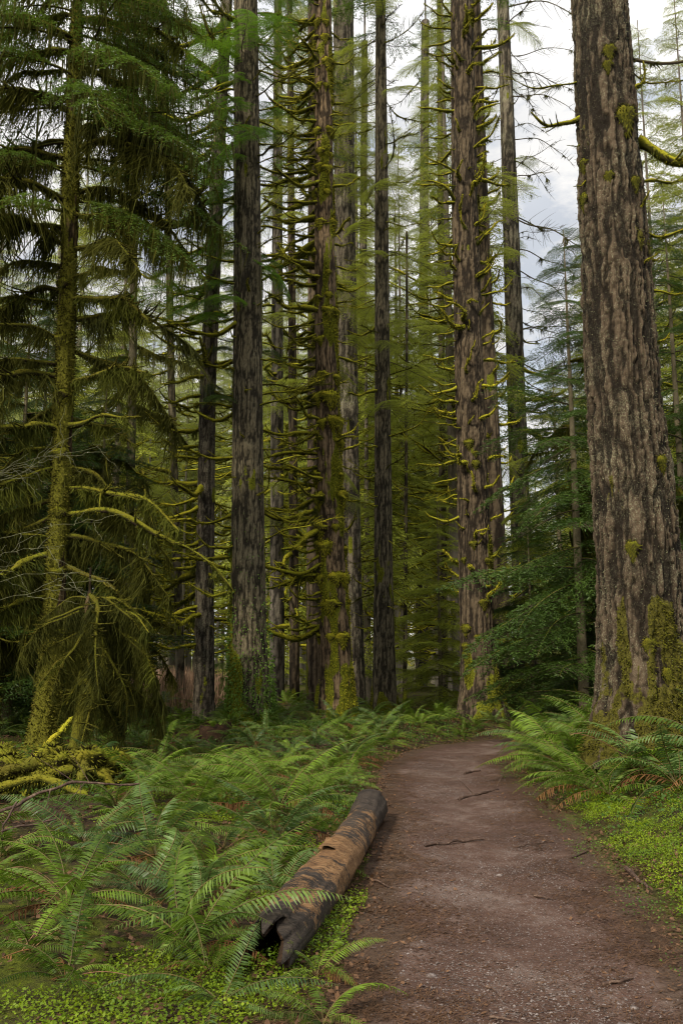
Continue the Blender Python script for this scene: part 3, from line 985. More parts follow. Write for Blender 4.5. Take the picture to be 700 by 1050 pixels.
T6 = Trunk([(740, 394, 26), (600, 393, 20), (400, 392, 16), (200, 391, 14), (0, 390, 10)], 24, 30)
t = tree('dark_spruce', 'dark narrow trunk at the middle, straight above the head of the path', T6, M['bark_olive'], seed=29, res=.026, furrow=.014, fs=18, flare=.12, mosslow=.8, patch=.45, tn=2500)
add_branches(t, T6, 34, 2.5, T6.ztop, THIN, 61, .35, .8, -70, 60, (-15, 20))
add_branches(t, T6, 30, 2.5, T6.ztop, THIN, 62, .3, .6, 130, 240, (-15, 20))
add_branches(t, T6, 12, 2.5, 12, MOSSY, 63, .3, .6, 150, 230, (-5, 8))
add_sprays(t, T6, 18, 8, T6.ztop, SPRAYN, 5)
top_crown(t, T6, 2, 20)

T7 = Trunk([(750, 494, 48), (700, 492, 40), (650, 489, 36), (400, 481, 30), (200, 476, 27), (0, 473, 23)], 20.5, 34)
t = tree('stubbed_fir', 'big red brown trunk right of the path, studded with upcurled mossy stubs', T7, M['bark_brown'], seed=37, res=.022, furrow=.024, fs=16, flare=.28, mosslow=.9, patch=.36, mossside=.3, tn=6000)
add_branches(t, T7, 95, 3.0, T7.ztop, STUB, 71, .45, 1.0, 150, 400, (-5, 35))
add_branches(t, T7, 46, 5.0, T7.ztop, MOSSY, 72, .3, .62, 140, 220, (-5, 20))
add_branches(t, T7, 10, 8.0, T7.ztop, MOSSY, 73, .5, .8, -50, 30, (10, 40))
for i in range(12):
    az = R(rng.uniform(200, 340))
    obj('moss_cushion', LEDGE2[i % 4], t, pose(T7.on(rng.uniform(1, 7), az, .98), az, 0, 0, rng.uniform(.4, .9)))
top_crown(t, T7, 0, 20)

T8 = Trunk([(728, 517, 24), (500, 505, 20), (300, 496, 17), (100, 489, 14), (0, 486, 12)], 27, 34)
t = tree('douglas_fir', 'thinner trunk half hidden behind the stubbed red brown one', T8, M['bark_brown'], seed=41, res=.04, furrow=.02, fs=10, mosslow=.8, patch=.4)
add_branches(t, T8, 34, 3.5, T8.ztop, STUB, 81, .5, 1.2, -70, 70, (0, 25))
add_sprays(t, T8, 20, 8, T8.ztop, SPRAYN, 7, .7, 1.3)
top_crown(t, T8, 1, 23)

T9 = Trunk([(718, 540, 24), (500, 532, 20), (250, 524, 17), (100, 519, 14), (0, 515, 12)], 33, 40)
t = tree('old_fir', 'distant tall trunk with long bare drooping limbs against the open sky', T9, M['bark_grey'], seed=47, res=.05, furrow=.02, fs=9, mosslow=.5, patch=.35)
add_branches(t, T9, 44, 10, T9.ztop+3, BARE, 91, .6, 1.25, -70, 55, (-28, 5))
add_branches(t, T9, 30, 8, T9.ztop+3, BARE, 92, .5, .9, 120, 240, (-28, 5))
add_branches(t, T9, 10, 5, 15, MOSSY, 93, .8, 1.5, -60, 50, (-8, 8))
add_sprays(t, T9, 12, 16, T9.ztop, SPRAYN, 8, .6, 1.0)
top_crown(t, T9, 2, 30, .9)

for rows, Y, H, nm, lab, mt, nb, lib in [
    ([(738, 327, 27), (500, 325, 21), (300, 323, 15), (0, 320, 9)], 25, 28, 'mossy_spruce', 'dark reddish trunk tucked behind the moss cushioned trunk, on its left', M['bark_brown'], 44, MOSSY),
    ([(730, 284, 16), (400, 284, 13), (0, 285, 8)], 33, 32, 'pale_spruce', 'pale straight trunk in the gap right of the creeper wrapped trunk', M['bark_far'], 50, MOSSY),
    ([(724, 369, 10), (300, 372, 8), (0, 374, 6)], 42, 34, 'pale_spruce', 'hair thin pale trunk in the slot left of the dark narrow middle trunk', M['bark_far'], 24, THIN),
    ([(708, 432, 13), (300, 434, 10), (0, 436, 8)], 48, 40, 'pale_fir', 'pale distant trunk seen between the dark narrow one and the stubbed one', M['bark_far'], 44, THIN),
    ([(735, 302, 11), (400, 300, 9), (0, 297, 6)], 30, 30, 'mossy_spruce', 'thin brown trunk between the pale one and the moss cushioned one', M['bark_brown'], 44, MOSSY),
    ([(740, 186, 10), (400, 176, 8), (0, 168, 6)], 27, 28, 'mossy_spruce', 'thin mossy trunk in the gap left of the slender grey brown trunk', M['bark_olive'], 40, MOSSY),
    ([(745, 128, 11), (400, 136, 9), (0, 140, 6)], 24, 26, 'mossy_spruce', 'thin dark trunk behind the moss draped left hand tree', M['bark_olive'], 40, DARKDR),
    ([(722, 455, 9), (300, 452, 7), (0, 450, 5)], 36, 32, 'young_fir', 'thin trunk directly left of the stubbed red brown one', M['bark_olive'], 44, THIN),
    ([(735, 415, 5), (500, 416, 4), (300, 417, 3)], 30, 17, 'young_fir', 'very thin young stem in the pale gap right of the dark narrow trunk', M['bark_olive'], 16, THIN),
]:
    T = Trunk(rows, Y, H)
    t = tree(nm, lab, T, mt, seed=int(Y*7), res=.05, furrow=.012, fs=10, mosslow=.8, patch=.4, nmin=12)
    add_branches(t, T, nb, 2.2, min(T.ztop, H-1), lib, int(Y*3), .6 if lib is THIN else .45, 1.0*(1.2 if Y > 30 else 1), 0, 360, (-14, 14))
    add_sprays(t, T, 13, 6, min(T.ztop, H-1), SPRAYN, int(Y), .7, 1.25)
    if H > 20: top_crown(t, T, int(Y), H*.6, .8)

# ------------------------------------------------------------------ understory hemlocks
HEM = [crown(600+i, .4, 9.0, 2.5, MID, 74, shape=.75, low=.7).mesh('hemlock_crown', [M['needle_dark'], M['twig_wood']]) for i in range(3)]
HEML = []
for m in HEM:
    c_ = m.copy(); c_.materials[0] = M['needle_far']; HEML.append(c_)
HEMB = [crown(620+i, .2, 5.0, 1.7, MID, 50, shape=.8, low=.8).mesh('sapling_crown', [M['needle'], M['twig_wood']]) for i in range(3)]
STEM = MB()
uu = np.linspace(0, 1, 12)
Vt, Ft = tube(np.stack([0*uu, 0*uu, uu*9.2-.2], 1), .10*(1-.93*uu), 10)
STEM.add(Vt, Ft)
STEM = STEM.mesh('hemlock_stem', M['bark_olive'])


def hemlock(px, Y, s, label, i, group=None, lib=HEM, h=9.0, sx=1.0, moss=0):
    x = (px-350)/F*Y/math.cos(PITCH)*1.0
    o = thing('hemlock', label, 'tree', (x, Y, float(gh(x, Y))), group, rotz=i*1.3)
    obj('trunk', STEM, o, Matrix.Diagonal((s*h/9, s*h/9, s*h/9, 1)))
    obj('crown', lib[i % 3], o, Matrix.Diagonal((s*sx, s*sx, s, 1)))
    for k in range(moss):
        az = rng.uniform(0, 6.3); z = rng.uniform(1.2, h*.75)*s
        obj('branch', DARKDR[k % 6], o, pose((0, 0, z), az, R(rng.uniform(-12, 15)), 0, rng.uniform(.6, 1.0)*s*(1.15-z/h/s*.7)))
    return o


hemlock(590, 16.5, 1.12, 'tall dark hemlock filling the space left of the massive furrowed trunk', 0, moss=5)
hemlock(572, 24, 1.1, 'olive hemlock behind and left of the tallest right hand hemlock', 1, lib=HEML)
hemlock(700, 17, 1.2, 'dark hemlock showing past the right side of the massive furrowed trunk', 2, moss=6)
hemlock(770, 22, 1.5, 'broad hemlock at the far right edge behind the furrowed trunk', 1)
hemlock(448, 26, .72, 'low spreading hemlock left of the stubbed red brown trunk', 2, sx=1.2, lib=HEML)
hemlock(540, 22, .62, 'squat hemlock at the foot of the distant old fir', 1, sx=1.2)
hemlock(20, 17.5, 1.05, 'moss hung dark hemlock behind the golden trunk, at the left edge', 1, moss=26)
hemlock(104, 18.5, .92, 'moss hung dark hemlock behind and right of the golden trunk', 0, moss=26)
hemlock(-70, 20, 1.5, 'tall hemlock cut by the left border of the view', 2, moss=14)
hemlock(40, 23, 1.3, 'tall hemlock deep behind the golden trunk', 1)
hemlock(232, 27, .5, 'young green hemlock between the slender and the creeper wrapped trunks', 0, lib=HEMB, h=5, sx=1.2)
hemlock(640, 21, 1.25, 'green hemlock hidden mostly by the massive furrowed trunk', 0)

# ------------------------------------------------------------------ far forest
DEADB = [moss_branch(660+i, 2.2, .045, .10, .2+.1*i, 5, 0, 0, wob=.1) for i in range(4)]
def far_crown(seed, z0, z1, r, nb, low, ndead, d0, d1):
    mb = crown(seed, z0, z1, r, FAR, nb, shape=.7, low=low)
    rg = np.random.default_rng(seed+50)
    for i in range(ndead):
        z = d0+(d1-d0)*rg.random()
        q = rg.uniform(.5, 1.25)
        mb.merge(DEADB[i % 4], pose((0, 0, z), i*2.4, rg.uniform(-.2, .2), 0, q), [2, 2])
    return mb
FARM = [far_crown(700+i, 5+1.5*(i % 3), 26.6, 3.1, 110, .4, 100, 1.5, 15).mesh('far_crown', [M['needle_far'], M['twig_wood'], M['moss']]) for i in range(4)]
M['needle_haze'] = leaf_mat('needle_haze', (.17, .20, .065), (.42, .46, .14), .7, .1, .4, .3)  # distance haze painted into the colour: paler needles for the far trees
M['bark_haze'] = bark_mat('bark_haze', (.30, .27, .22), (.22, .19, .15), (.12, .10, .08), .5, .4)  # far bark, its colour lightened to imitate haze
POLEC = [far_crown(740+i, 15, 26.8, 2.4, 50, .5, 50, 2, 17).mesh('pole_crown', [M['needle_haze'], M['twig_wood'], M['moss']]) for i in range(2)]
FARD = [far_crown(720+i, 1.0, 18, 3.3, 125, .7, 16, 1.5, 9).mesh('far_low_crown', [M['needle_far'], M['twig_wood'], M['moss']]) for i in range(3)]
uu = np.linspace(0, 1, 30)
Vt, Ft = tube(np.stack([.25*np.sin(uu*2), 0*uu, uu*27-.3], 1), .24*(1-.9*uu), 10)
FSTEM = MB().add(Vt, Ft).mesh('far_stem', M['bark_far'])
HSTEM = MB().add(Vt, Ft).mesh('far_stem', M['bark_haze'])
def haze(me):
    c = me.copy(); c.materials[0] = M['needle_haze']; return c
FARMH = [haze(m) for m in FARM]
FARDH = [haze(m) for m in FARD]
# dead lower limbs of a far tree, part of its crown mesh group
rng2 = random.Random(11)
placed = []


def far_tree(x, Y, s, lib, low, label, group, thin=1.0, i=0):
    o = thing('far_conifer', label, 'tree', (x, Y, float(gh(x, Y))), group, rotz=rng2.uniform(0, 6.28))
    hs = s*(1 if not low else .66)
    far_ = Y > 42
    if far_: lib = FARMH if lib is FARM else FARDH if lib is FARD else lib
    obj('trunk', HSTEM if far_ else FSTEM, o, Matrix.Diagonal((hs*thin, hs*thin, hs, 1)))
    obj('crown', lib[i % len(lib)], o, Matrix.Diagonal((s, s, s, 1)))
    return o


n = 0
tries = 0
while n < 128 and tries < 6000:
    tries += 1
    Y = 30 + 75*rng2.random()**(1.1 if n < 80 else .45)
    x = rng2.uniform(-.5, .5)*Y*1.02
    px = 350 + x/Y*F
    if any(math.hypot(x-a, Y-b) < 2.8 for a, b in placed): continue
    low = rng2.random() < (.24 if n < 80 else .04)
    s = rng2.uniform(.85, 1.25)
    thin = 1.0
    if 525 < px < 602:       # the open sky window: only low trees stand here
        if Y < 45: continue
        low, s = True, min(s, (.44*Y)/17*.9); s = min(s, 1.1)
    if 125 < px < 235 and Y < 55: continue        # brown clearing
    if 395 < px < 465:
        if Y < 42 : continue
        low = rng2.random() < .12; s *= .9
    placed.append((x, Y))
    zone = 'behind the golden and slender trunks at left' if px < 240 else 'behind the creeper wrapped trunk' if px < 380 else 'around the pale gap beyond the path' if px < 470 else 'behind the stubbed trunk and the old fir' if px < 600 else 'behind the massive furrowed trunk'
    lab = ('distant bushy conifer ' if low else 'distant tall airy conifer ') + zone
    far_tree(x, Y, s, FARD if low else FARM, low, lab, lab, thin, n)
    n += 1
for i, (px, Y, s_) in enumerate([(688, 30, .95), (735, 33, 1.1), (662, 44, 1.0), (412, 40, 1.0), (447, 46, 1.1)]):
    lab = ['airy conifer seen past the upper right edge of the furrowed trunk', 'conifer beyond the right border behind the furrowed trunk', 'distant conifer just right of the furrowed trunk', 'yellowish airy conifer right of the dark narrow middle trunk', 'yellowish airy conifer left of the stubbed trunk'][i]
    far_tree((px-350)/F*Y, Y, s_, FARM, False, lab, lab, .6, i)
for i in range(44):    # slim poles of the young stand beyond the clearing
    px = rng2.uniform(120, 335); Y = rng2.uniform(46, 78)
    x = (px-350)/F*Y
    lab = 'slim pale pole tree in the young stand beyond the brown clearing'
    far_tree(x, Y, rng2.uniform(.75, 1.0), POLEC, False, lab, lab, .5, i)

# ------------------------------------------------------------------ sword ferns
def frond(seed, L=1.0, e0=70, e1=-25, mi=0, droopy=.25, npin=32, dead=False, wide=1.0):
    rng = np.random.default_rng(seed)
    k = 40
    u = np.linspace(0, 1, k)
    ang = np.radians(e0 + (e1-e0)*(u**.85))
    x = np.concatenate([[0], np.cumsum(np.cos(ang[:-1]))])/k*L
    z = np.concatenate([[0], np.cumsum(np.sin(ang[:-1]))])/k*L
    y = .06*L*np.sin(u*2.4+rng.uniform(0, 6))*u
    P = np.stack([x, y, z], 1)
    mb = MB()
    V, Fq = tube(P, .0048*L*(1-.8*u)+.0008, 4)
    mb.add(V, Fq, 1)
    T = unit(np.gradient(P, axis=0))
    B, D, Wd, Dr = [], [], [], []
    us = np.linspace(.16, .985, npin)
    for sg in (-1, 1):
        for ui in us + rng.uniform(-.004, .004, npin):
            if dead and rng.random() < .25: continue
            if rng.random() < .015: continue
            j = min(k-1, max(0, ui*(k-1)))
            j0 = int(j); f = j-j0; j1 = min(k-1, j0+1)
            o = P[j0]*(1-f)+P[j1]*f
            tt = T[j0]
            nr = unit(np.cross(tt, [0, 1, 0])) * -1
            if nr[2] < 0: nr = -nr
            sd = unit(np.cross(nr, tt))*sg
            ln = .105*L*wide*min(1, (ui-.08)/.16)**.6*min(1, (1.03-ui)/.42)**.8*rng.uniform(.88, 1.08)
            a = .32 + .25*ui
            d = unit(sd*math.cos(a) + tt*math.sin(a) - nr*(.05+droopy*rng.uniform(.4, 1.3)))
            B.append(o); D.append(d*ln); Wd.append(unit(tt + rng.normal(0, .18, 3) + nr*rng.normal(.12, .25))*.0098*L*min(1, (1.08-ui)/.35)); Dr.append(nr*-.18*ln*rng.uniform(.3, 1.6))
    B, D, Wd, Dr = map(np.array, (B, D, Wd, Dr))
    # two quads per pinna: base-mid, mid-tip with a bend
    m = B + D*.5
    V = np.stack([B-Wd*.55, B+Wd*.75, m+Wd*.85, m-Wd*.75, B+D+Dr+Wd*.08, B+D+Dr-Wd*.08], 1).reshape(-1, 3)
    b = np.arange(len(B))[:, None]*6
    F1 = np.concatenate([b+np.array([[0, 1, 2, 3]]), b+np.array([[3, 2, 4, 5]])])
    mb.add(V, F1, 0, False)
    return mb


FR = {}
for key, mats in (('fern', 'fern'), ('fern_cool', 'fern_cool'), ('fern_light', 'fern_light')):
    FR[key] = []
PROF = [(78, -35), (70, -20), (62, -30), (55, -12), (84, -10), (48, -28), (66, 5), (40, -20)]
FRB = [frond(800+i, 1.0, a, b) for i, (a, b) in enumerate(PROF)]
for key in FR:
    FR[key] = [f.mesh('frond', [M[key], M['stipe']]) for f in FRB]
FRDB = [frond(850+i, .85, 42-18*i, -60, droopy=.7, dead=True) for i in range(3)]
FRD = [f.mesh('dead_frond', [M['fern_dead'], M['fern_dead']]) for f in FRDB]
STK = []
for i in range(4):
    v = np.linspace(0, 1, 16)
    V, Fq = tube(np.stack([(.55+.12*i)*v, .06*np.sin(v*3+i), (.75-.1*i)*v-(.35+.1*i)*v**2.2], 1), .0042*(1-.6*v), 5)
    STK.append(MB().add(V, Fq).mesh('dead_stalk', M['dead_stalk']))
# whole-plant meshes for the farther ferns
FARF = []
for v in range(6):
    rr_ = np.random.default_rng(900+v)
    mb = MB()
    nf = 15
    for i in range(nf):
        mb.merge(FRB[int(rr_.integers(8))], pose((0, 0, .02), i*2.4+rr_.uniform(-.4, .4), R(rr_.uniform(-24, 12)), rr_.uniform(-.5, .5), rr_.uniform(.5, 1.12)))
    for i in range(2):
        mb.merge(FRDB[i], pose((0, 0, .02), rr_.uniform(0, 6), R(rr_.uniform(-10, 10)), 0, 1.0), [2, 2])
    FARF.append(mb)
FARFM = {k: [m.mesh('fern_fronds', [M[k], M['stipe'], M['fern_dead']]) for m in FARF] for k in ('fern', 'fern_cool')}
rf = random.Random(42)


def fern(x, y, s, detail, label, group, lean=None, key=None, nf=None):
    z = float(gh(x, y))
    key = key or rf.choice(['fern', 'fern', 'fern', 'fern_cool'])
    o = thing('sword_fern', label, 'fern', (x, y, z), group, rotz=rf.uniform(0, 6.28) if lean is None else 0)
    if detail:
        nf = nf or rf.randint(9, 14)
        for i in range(nf):
            kk = key if rf.random() < .93 else 'fern_light'
            az = i*2.4 + rf.uniform(-.35, .35)
            obj('frond', FR[kk][rf.randrange(8)], o, pose((0, 0, .02), az, R(rf.uniform(-26, 12)), rf.uniform(-.6, .6), s*rf.uniform(.5, 1.15)))
        for _q in range(rf.choice([0, 0, 1, 2])):
            obj('dead_stalk', STK[rf.randrange(4)], o, pose((0, 0, .02), rf.uniform(0, 6), R(rf.uniform(-15, 12)), rf.uniform(-.4, .4), s*rf.uniform(.7, 1.1)))
        for _q in range(rf.choice([0, 1, 2, 3])):
            obj('dead_frond', FRD[rf.randrange(3)], o, pose((0, 0, .03), rf.uniform(0, 6), R(rf.uniform(-10, 5)), rf.uniform(-.4, .4), s*.9))
    else:
        obj('fronds', FARFM['fern_cool' if key == 'fern_cool' else 'fern'][rf.randrange(6)], o, Matrix.Diagonal((s, s, s, 1)))
    return o


LOG_A, LOG_B = np.array([-.40, 4.75]), np.array([.30, 9.15])


def log_d(x, y):
    d = LOG_B-LOG_A
    t_ = max(0, min(1, ((x-LOG_A[0])*d[0]+(y-LOG_A[1])*d[1])/(d@d)))
    return math.hypot(x-LOG_A[0]-t_*d[0], y-LOG_A[1]-t_*d[1])


pl = []


def try_place(x, y, gap):
    if any((x-a)**2+(y-b)**2 < gap*gap for a, b in pl): return False
    pl.append((x, y)); return True


cnt = 0
# left bed
for k in range(5000):
    y = rf.uniform(4.7, 20); x = rf.uniform(-.46*y-1.0, path_x(y)-HALF-.15)
    d = float(pdist(x, y))
    if d < .42: continue
    if x > path_x(y): continue
    if log_d(x, y) < .42: continue
    if y < 9.5 and x > LOG_A[0]+(y-LOG_A[1])*.16+.05 and y > 4.5: continue      # keep the strip between log and path clear
    px = 350+x/y*F
    if px < 112 and 7.7 < y < 14.2: continue   # mossy root mound and fallen limbs
    if abs(px-350) > 420: continue
    gap = .53 if y < 9 else .60
    if y < 5.6: gap = .65
    if not try_place(x, y, gap): continue
    s = rf.uniform(.65, 1.05) if y < 7 else rf.uniform(.65, 1.05) if y < 12 else rf.uniform(.5, .85)
    if y < 5.6:
        lab = 'green sword fern at the lower left, in front of the fallen log'
    elif y < 9:
        lab = 'sword fern in the thick bed left of the fallen log'
    elif y < 13:
        lab = 'sword fern in the middle of the left hand bed beyond the log'
    else:
        lab = 'small looking sword fern at the foot of the tall trunks left of the path'
    fern(x, y, s, y < 7.6, lab, lab)
# right bank
for k in range(3000):
    y = rf.uniform(9.0, 16.5); x = rf.uniform(path_x(y)+HALF+.2, .42*y+1.0)
    if float(pdist(x, y)) < .45 + max(0, 9.6-y)*1.2: continue
    if math.hypot(x-T10.base[0], y-11) < .75: continue
    if not try_place(x, y, .44): continue
    lab = 'sword fern on the right hand bank in front of the massive trunk' if y < 11 and x > 2.7 else 'sword fern on the right hand bank where the path bends'
    fern(x, y, rf.uniform(1.0, 1.4), y < 10.2, lab, lab)
# beyond the bend
for k in range(2500):
    y = rf.uniform(15.6, 30); x = rf.uniform(-.44*y, .44*y)
    if float(pdist(x, y)) < .35: continue
    if not try_place(x, y, .95 if y < 22 else 1.5): continue
    lab = 'distant sword fern under the trees beyond the bend of the path' if x > 0 else 'distant sword fern among the trunks on the left'
    fern(x, y, rf.uniform(.8, 1.15), False, lab, lab)
# hand placed foreground ferns
fern(-.55, 4.3, .62, True, 'pale edged fern at the bottom, arching in front of the log end', None, key='fern_cool', nf=9)
fern(-.08, 4.15, .55, True, 'low fern spreading from the bottom border onto the path edge', None, key='fern', nf=8)
fern(-1.35, 4.6, .72, True, 'large glossy fern at the lower left with long arching fronds', None, key='fern', nf=11)
fern(-.78, 5.25, .75, True, 'fern whose fronds hang over the hollow near end of the log', None, key='fern', nf=11)
fern(-.66, 4.72, .62, True, 'fern growing tight against the broken near end of the log', None, key='fern', nf=10)
fern(-.12, 4.72, .42, True, 'small fern between the near end of the log and the path', None, key='fern', nf=7)
fern(-.42, 6.15, .72, True, 'fern leaning over the bare tan middle of the log', None, key='fern_cool', nf=11)

# ------------------------------------------------------------------ the fallen log
lg = thing('fallen_log', 'fallen log beside the path, charred and tan, hollow at its near end', 'log', (LOG_A[0], LOG_A[1], 0))
k, n = 150, 72
u = np.linspace(0, 1, k)
A3 = np.array([0, 0, float(gh(*LOG_A))+.095]); B3 = np.array([*(LOG_B-LOG_A), float(gh(*LOG_B))+.14])
P = A3 + (B3-A3)*u[:, None]
P[:, 0] += .05*np.sin(u*3.3)
rad = .140 + .018*u + .012*np.sin(u*7)
th = np.linspace(0, 2*math.pi, n, endpoint=False)
U, TH = np.meshgrid(u, th, indexing='ij')
cxx, cyy = np.cos(TH), np.sin(TH)
rfac = 1 + .16*(fbm(U*9, cxx*1.4, cyy*1.4, 61, 4)-.5) + .07*(fbm(U*14, cxx*7, cyy*7, 62, 3)-.5)
big = fbm(U*5+3, cxx*1.0, cyy*1.0, 66, 3)
gouge = sstep(.52, .62, big) * (1-sstep(.0, .55, U))      # missing sapwood on the near half
rfac -= .16*gouge
rfac += .32*(fbm(U*6, cxx*1.8, cyy*1.8, 69, 4)-.5)
rfac *= 1-.18*(1-sstep(0, .10, U))*(cyy > .1)
ring = np.exp(-((U-.86)/.006)**2)
rfac -= .05*ring
rfac += .05*np.exp(-((U-.43)/.05)**2)*(cyy > 0)
V, Fq = tube(P, rad, n, rfac)
V3 = V.reshape(k, n, 3)
V3[:9, :, 1] += ((fbm(cxx[0]*4, cyy[0]*4, 0, 71, 5)-.42)*.8)[None]*np.linspace(1, 0, 9)[:, None]   # torn near end
tanm = .22 + .48*np.exp(-((U-.36)/.17)**2) + .30*np.exp(-((U-.70)/.14)**2)*np.abs(cxx) + .1*gouge + .1*cyy - .4*(U > .865)
tanm = tanm - .5*(1-sstep(.03, .12, U))
mossm = np.clip(.34*(1-U)*(cyy < .4) + .16, 0, 1)
obj('log_shell', MB().add(V3.reshape(-1, 3), Fq, 0, True, np.stack([tanm, mossm], -1).reshape(-1, 2)).mesh('log_shell', M['log']), lg)
# hollow inside and the far cut face
axd = unit(B3-A3)
rings = []
for dz, f_ in [(0, 1.0), (-.004, .90), (.03, .80), (.12, .74), (.25, .66), (.4, .55), (.55, .35), (.62, .02)]:
    c_ = A3 + axd*max(dz, 0)
    off = V3[0] - A3
    along = (off @ axd)[:, None]*axd
    jit = 1+.22*(fbm(cxx[0]*2.5, cyy[0]*2.5, dz*9, 33, 3)-.5)[:, None]*(dz > 0)
    rings.append(c_ + along*(1 if dz <= .03 else .3) + (off-along)*f_*jit)
Vi = np.array(rings).reshape(-1, 3)
i_ = np.arange(len(rings)-1)[:, None]*n; k_ = np.arange(n)[None]; k2_ = (k_+1) % n
obj('hollow', MB().add(Vi, np.stack([i_+k_, i_+n+k_, i_+n+k2_, i_+k2_], -1).reshape(-1, 4)).mesh('hollow', M['rot']), lg)
Ve, Fe = tube(B3 + (B3-A3)/np.linalg.norm(B3-A3)*np.array([[-.02], [.012], [.03], [.032], [.034]]), np.array([.152, .150, .135, .08, .001]), 48)
obj('cut_end', MB().add(Ve, Fe).mesh('cut_end', M['rot']), lg)
# curling bark plates
for (uc, tc, ww, hh) in [(.42, 75, .15, .10)]:
    a = np.linspace(-1, 1, 9); b = np.linspace(-1, 1, 9)
    AA, BB_ = np.meshgrid(a, b, indexing='ij')
    ax_ = unit(B3-A3)
    c0 = A3+(B3-A3)*uc
    ta = R(tc)+BB_*.45
    rl = .152 + .018*(AA**2) + .012*fbm(AA*3, BB_*3, 0, int(tc), 2)
    sidev = unit(np.cross(ax_, [0, 0, 1.0])); upv = np.array([0, 0, 1.0])
    edge = 1+.25*(vn(AA*4, BB_*4, 0, int(tc)+2)-.5)
    PV = c0 + ax_*(AA*edge*ww)[..., None] + sidev*(np.cos(ta)*rl)[..., None] + upv*(np.sin(ta)*rl)[..., None]
    i = np.arange(8)[:, None]*9+np.arange(8)[None]
    obj('bark_plate', MB().add(PV.reshape(-1, 3), np.stack([i, i+1, i+10, i+9], -1).reshape(-1, 4), 0, True, np.stack([.9+0*AA, 0*AA], -1).reshape(-1, 2)).mesh('bark_plate', M['log']), lg)

# ------------------------------------------------------------------ left: snag, mossy limbs, roots, sticks
Ts = Trunk([(790, 76, 16), (740, 81, 12), (680, 88, 10), (620, 91, 8), (608, 92, 5)], 13.2, 1.0)
Ts.H = Ts.ztop + .05; Ts.z[-1] = Ts.H; Ts.x[-1] = Ts.x[-2]; Ts.r[-1] = .02
t = tree('mossy_snag', 'short broken snag smothered in drooping moss, right of the golden trunk', Ts, M['bark_mossy'], seed=77, res=.02, furrow=.01, fs=15, mosslow=1, patch=1, mossbase=.2, lump=.06)
t['category'] = 'snag'
for (py, az, s, pi_, k) in [(615, 0, .62, 10, 0), (625, -25, .75, 5, 2), (612, 175, .45, 5, 1), (628, 190, .6, -5, 3), (640, -10, .8, -5, 4), (655, -35, .7, -18, 5), (665, 200, .5, -20, 6), (690, -15, .5, -35, 0), (640, 30, .7, -10, 1), (700, 215, .4, -40, 2), (650, 240, .5, -30, 3), (670, 300, .5, -40, 5)]:
    z = at(88, py, 13.2)[2]
    obj('branch', (DARKDR if k % 2 else DRAPED)[min(k, 5)], t, pose(Ts.on(z, R(az), .5), R(az), R(pi_-14), 0, s*.8))
for i in range(24):
    az = rng.uniform(-1.2, 3.4)
    obj('hanging_limb', DARKDR[i % 6], t, pose(Ts.on(Ts.ztop-.05-.06*i, az, .5), az, R(rng.uniform(-35, 0)), 0, rng.uniform(.35, .6)))


def limb(name, label, cat, pts, r0, r1, mat, seed=0, fuzz=0, strands=0, lump=.4, twigs=0):
    """a fallen limb through world points"""
    pts = np.array(pts, float)
    s = np.linspace(0, len(pts)-1, 40)
    P = np.stack([np.interp(s, np.arange(len(pts)), pts[:, i]) for i in range(3)], 1)
    for _ in range(4): P[1:-1] = (P[:-2]+P[1:-1]*2+P[2:])/4
    P += (np.stack([vn(s*3, i, seed, seed) for i in range(3)], 1)-.5)*.05*min(1, float(np.linalg.norm(pts[-1]-pts[0]))/1.6)
    base = P[0].copy(); P = P-base
    mb = MB()
    u = np.linspace(0, 1, 40)
    r = (r0+(r1-r0)*u)*(1+lump*(vn(u*14, seed, 0, seed)-.5)); r[-1] *= .2; r[0] *= .3
    V, Fq = tube(P, r, 10, 1+lump*.6*(vn(u[:, None]*22, np.arange(10)[None]*1.3, 0, seed)-.5))
    mb.add(V, Fq, 0)
    rg = np.random.default_rng(seed)
    if fuzz:
        j = rg.integers(1, 39, fuzz); f = rg.random(fuzz)[:, None]
        D = unit(rg.normal(0, 1, (fuzz, 3)))
        Bq = P[j]*(1-f)+P[j-1]*f + D*r[j][:, None]*.85
        D[:, 2] -= .3
        V, Fq = diamonds(Bq, D*.03, unit(np.cross(D, rg.normal(0, 1, (fuzz, 3))))*.005, .35); mb.add(V, Fq, 0, False)
    if strands:
        j = rg.integers(1, 39, strands); ln = .12*rg.lognormal(0, .6, strands)
        tt = np.linspace(0, 1, 4)[None, :, None]
        V, Fq = ribbons(P[j][:, None] + tt*np.stack([rg.normal(0, .03, strands), rg.normal(0, .03, strands), -ln], 1)[:, None], .009*rg.uniform(.5, 1.5, strands), rg)
        mb.add(V, Fq, 1, False)
    for q in range(twigs):
        j = rg.integers(8, 36); l = rg.uniform(.15, .5)*min(1, float(np.linalg.norm(pts[-1]-pts[0]))/1.2)
        d = unit(rg.normal(0, 1, 3)+np.array([0, 0, .3]))
        v = np.linspace(0, 1, 8)[:, None]
        V, Fq = tube(P[j]+d*l*v+rg.normal(0, .1, 3)*l*v**2, r[j]*.4*(1-.85*v[:, 0]), 5); mb.add(V, Fq, 0)
    o = obj(name, mb.mesh(name, [mat, M['strand']]), None, Matrix.Translation(Vector(base)))
    return tag(o, label, cat)


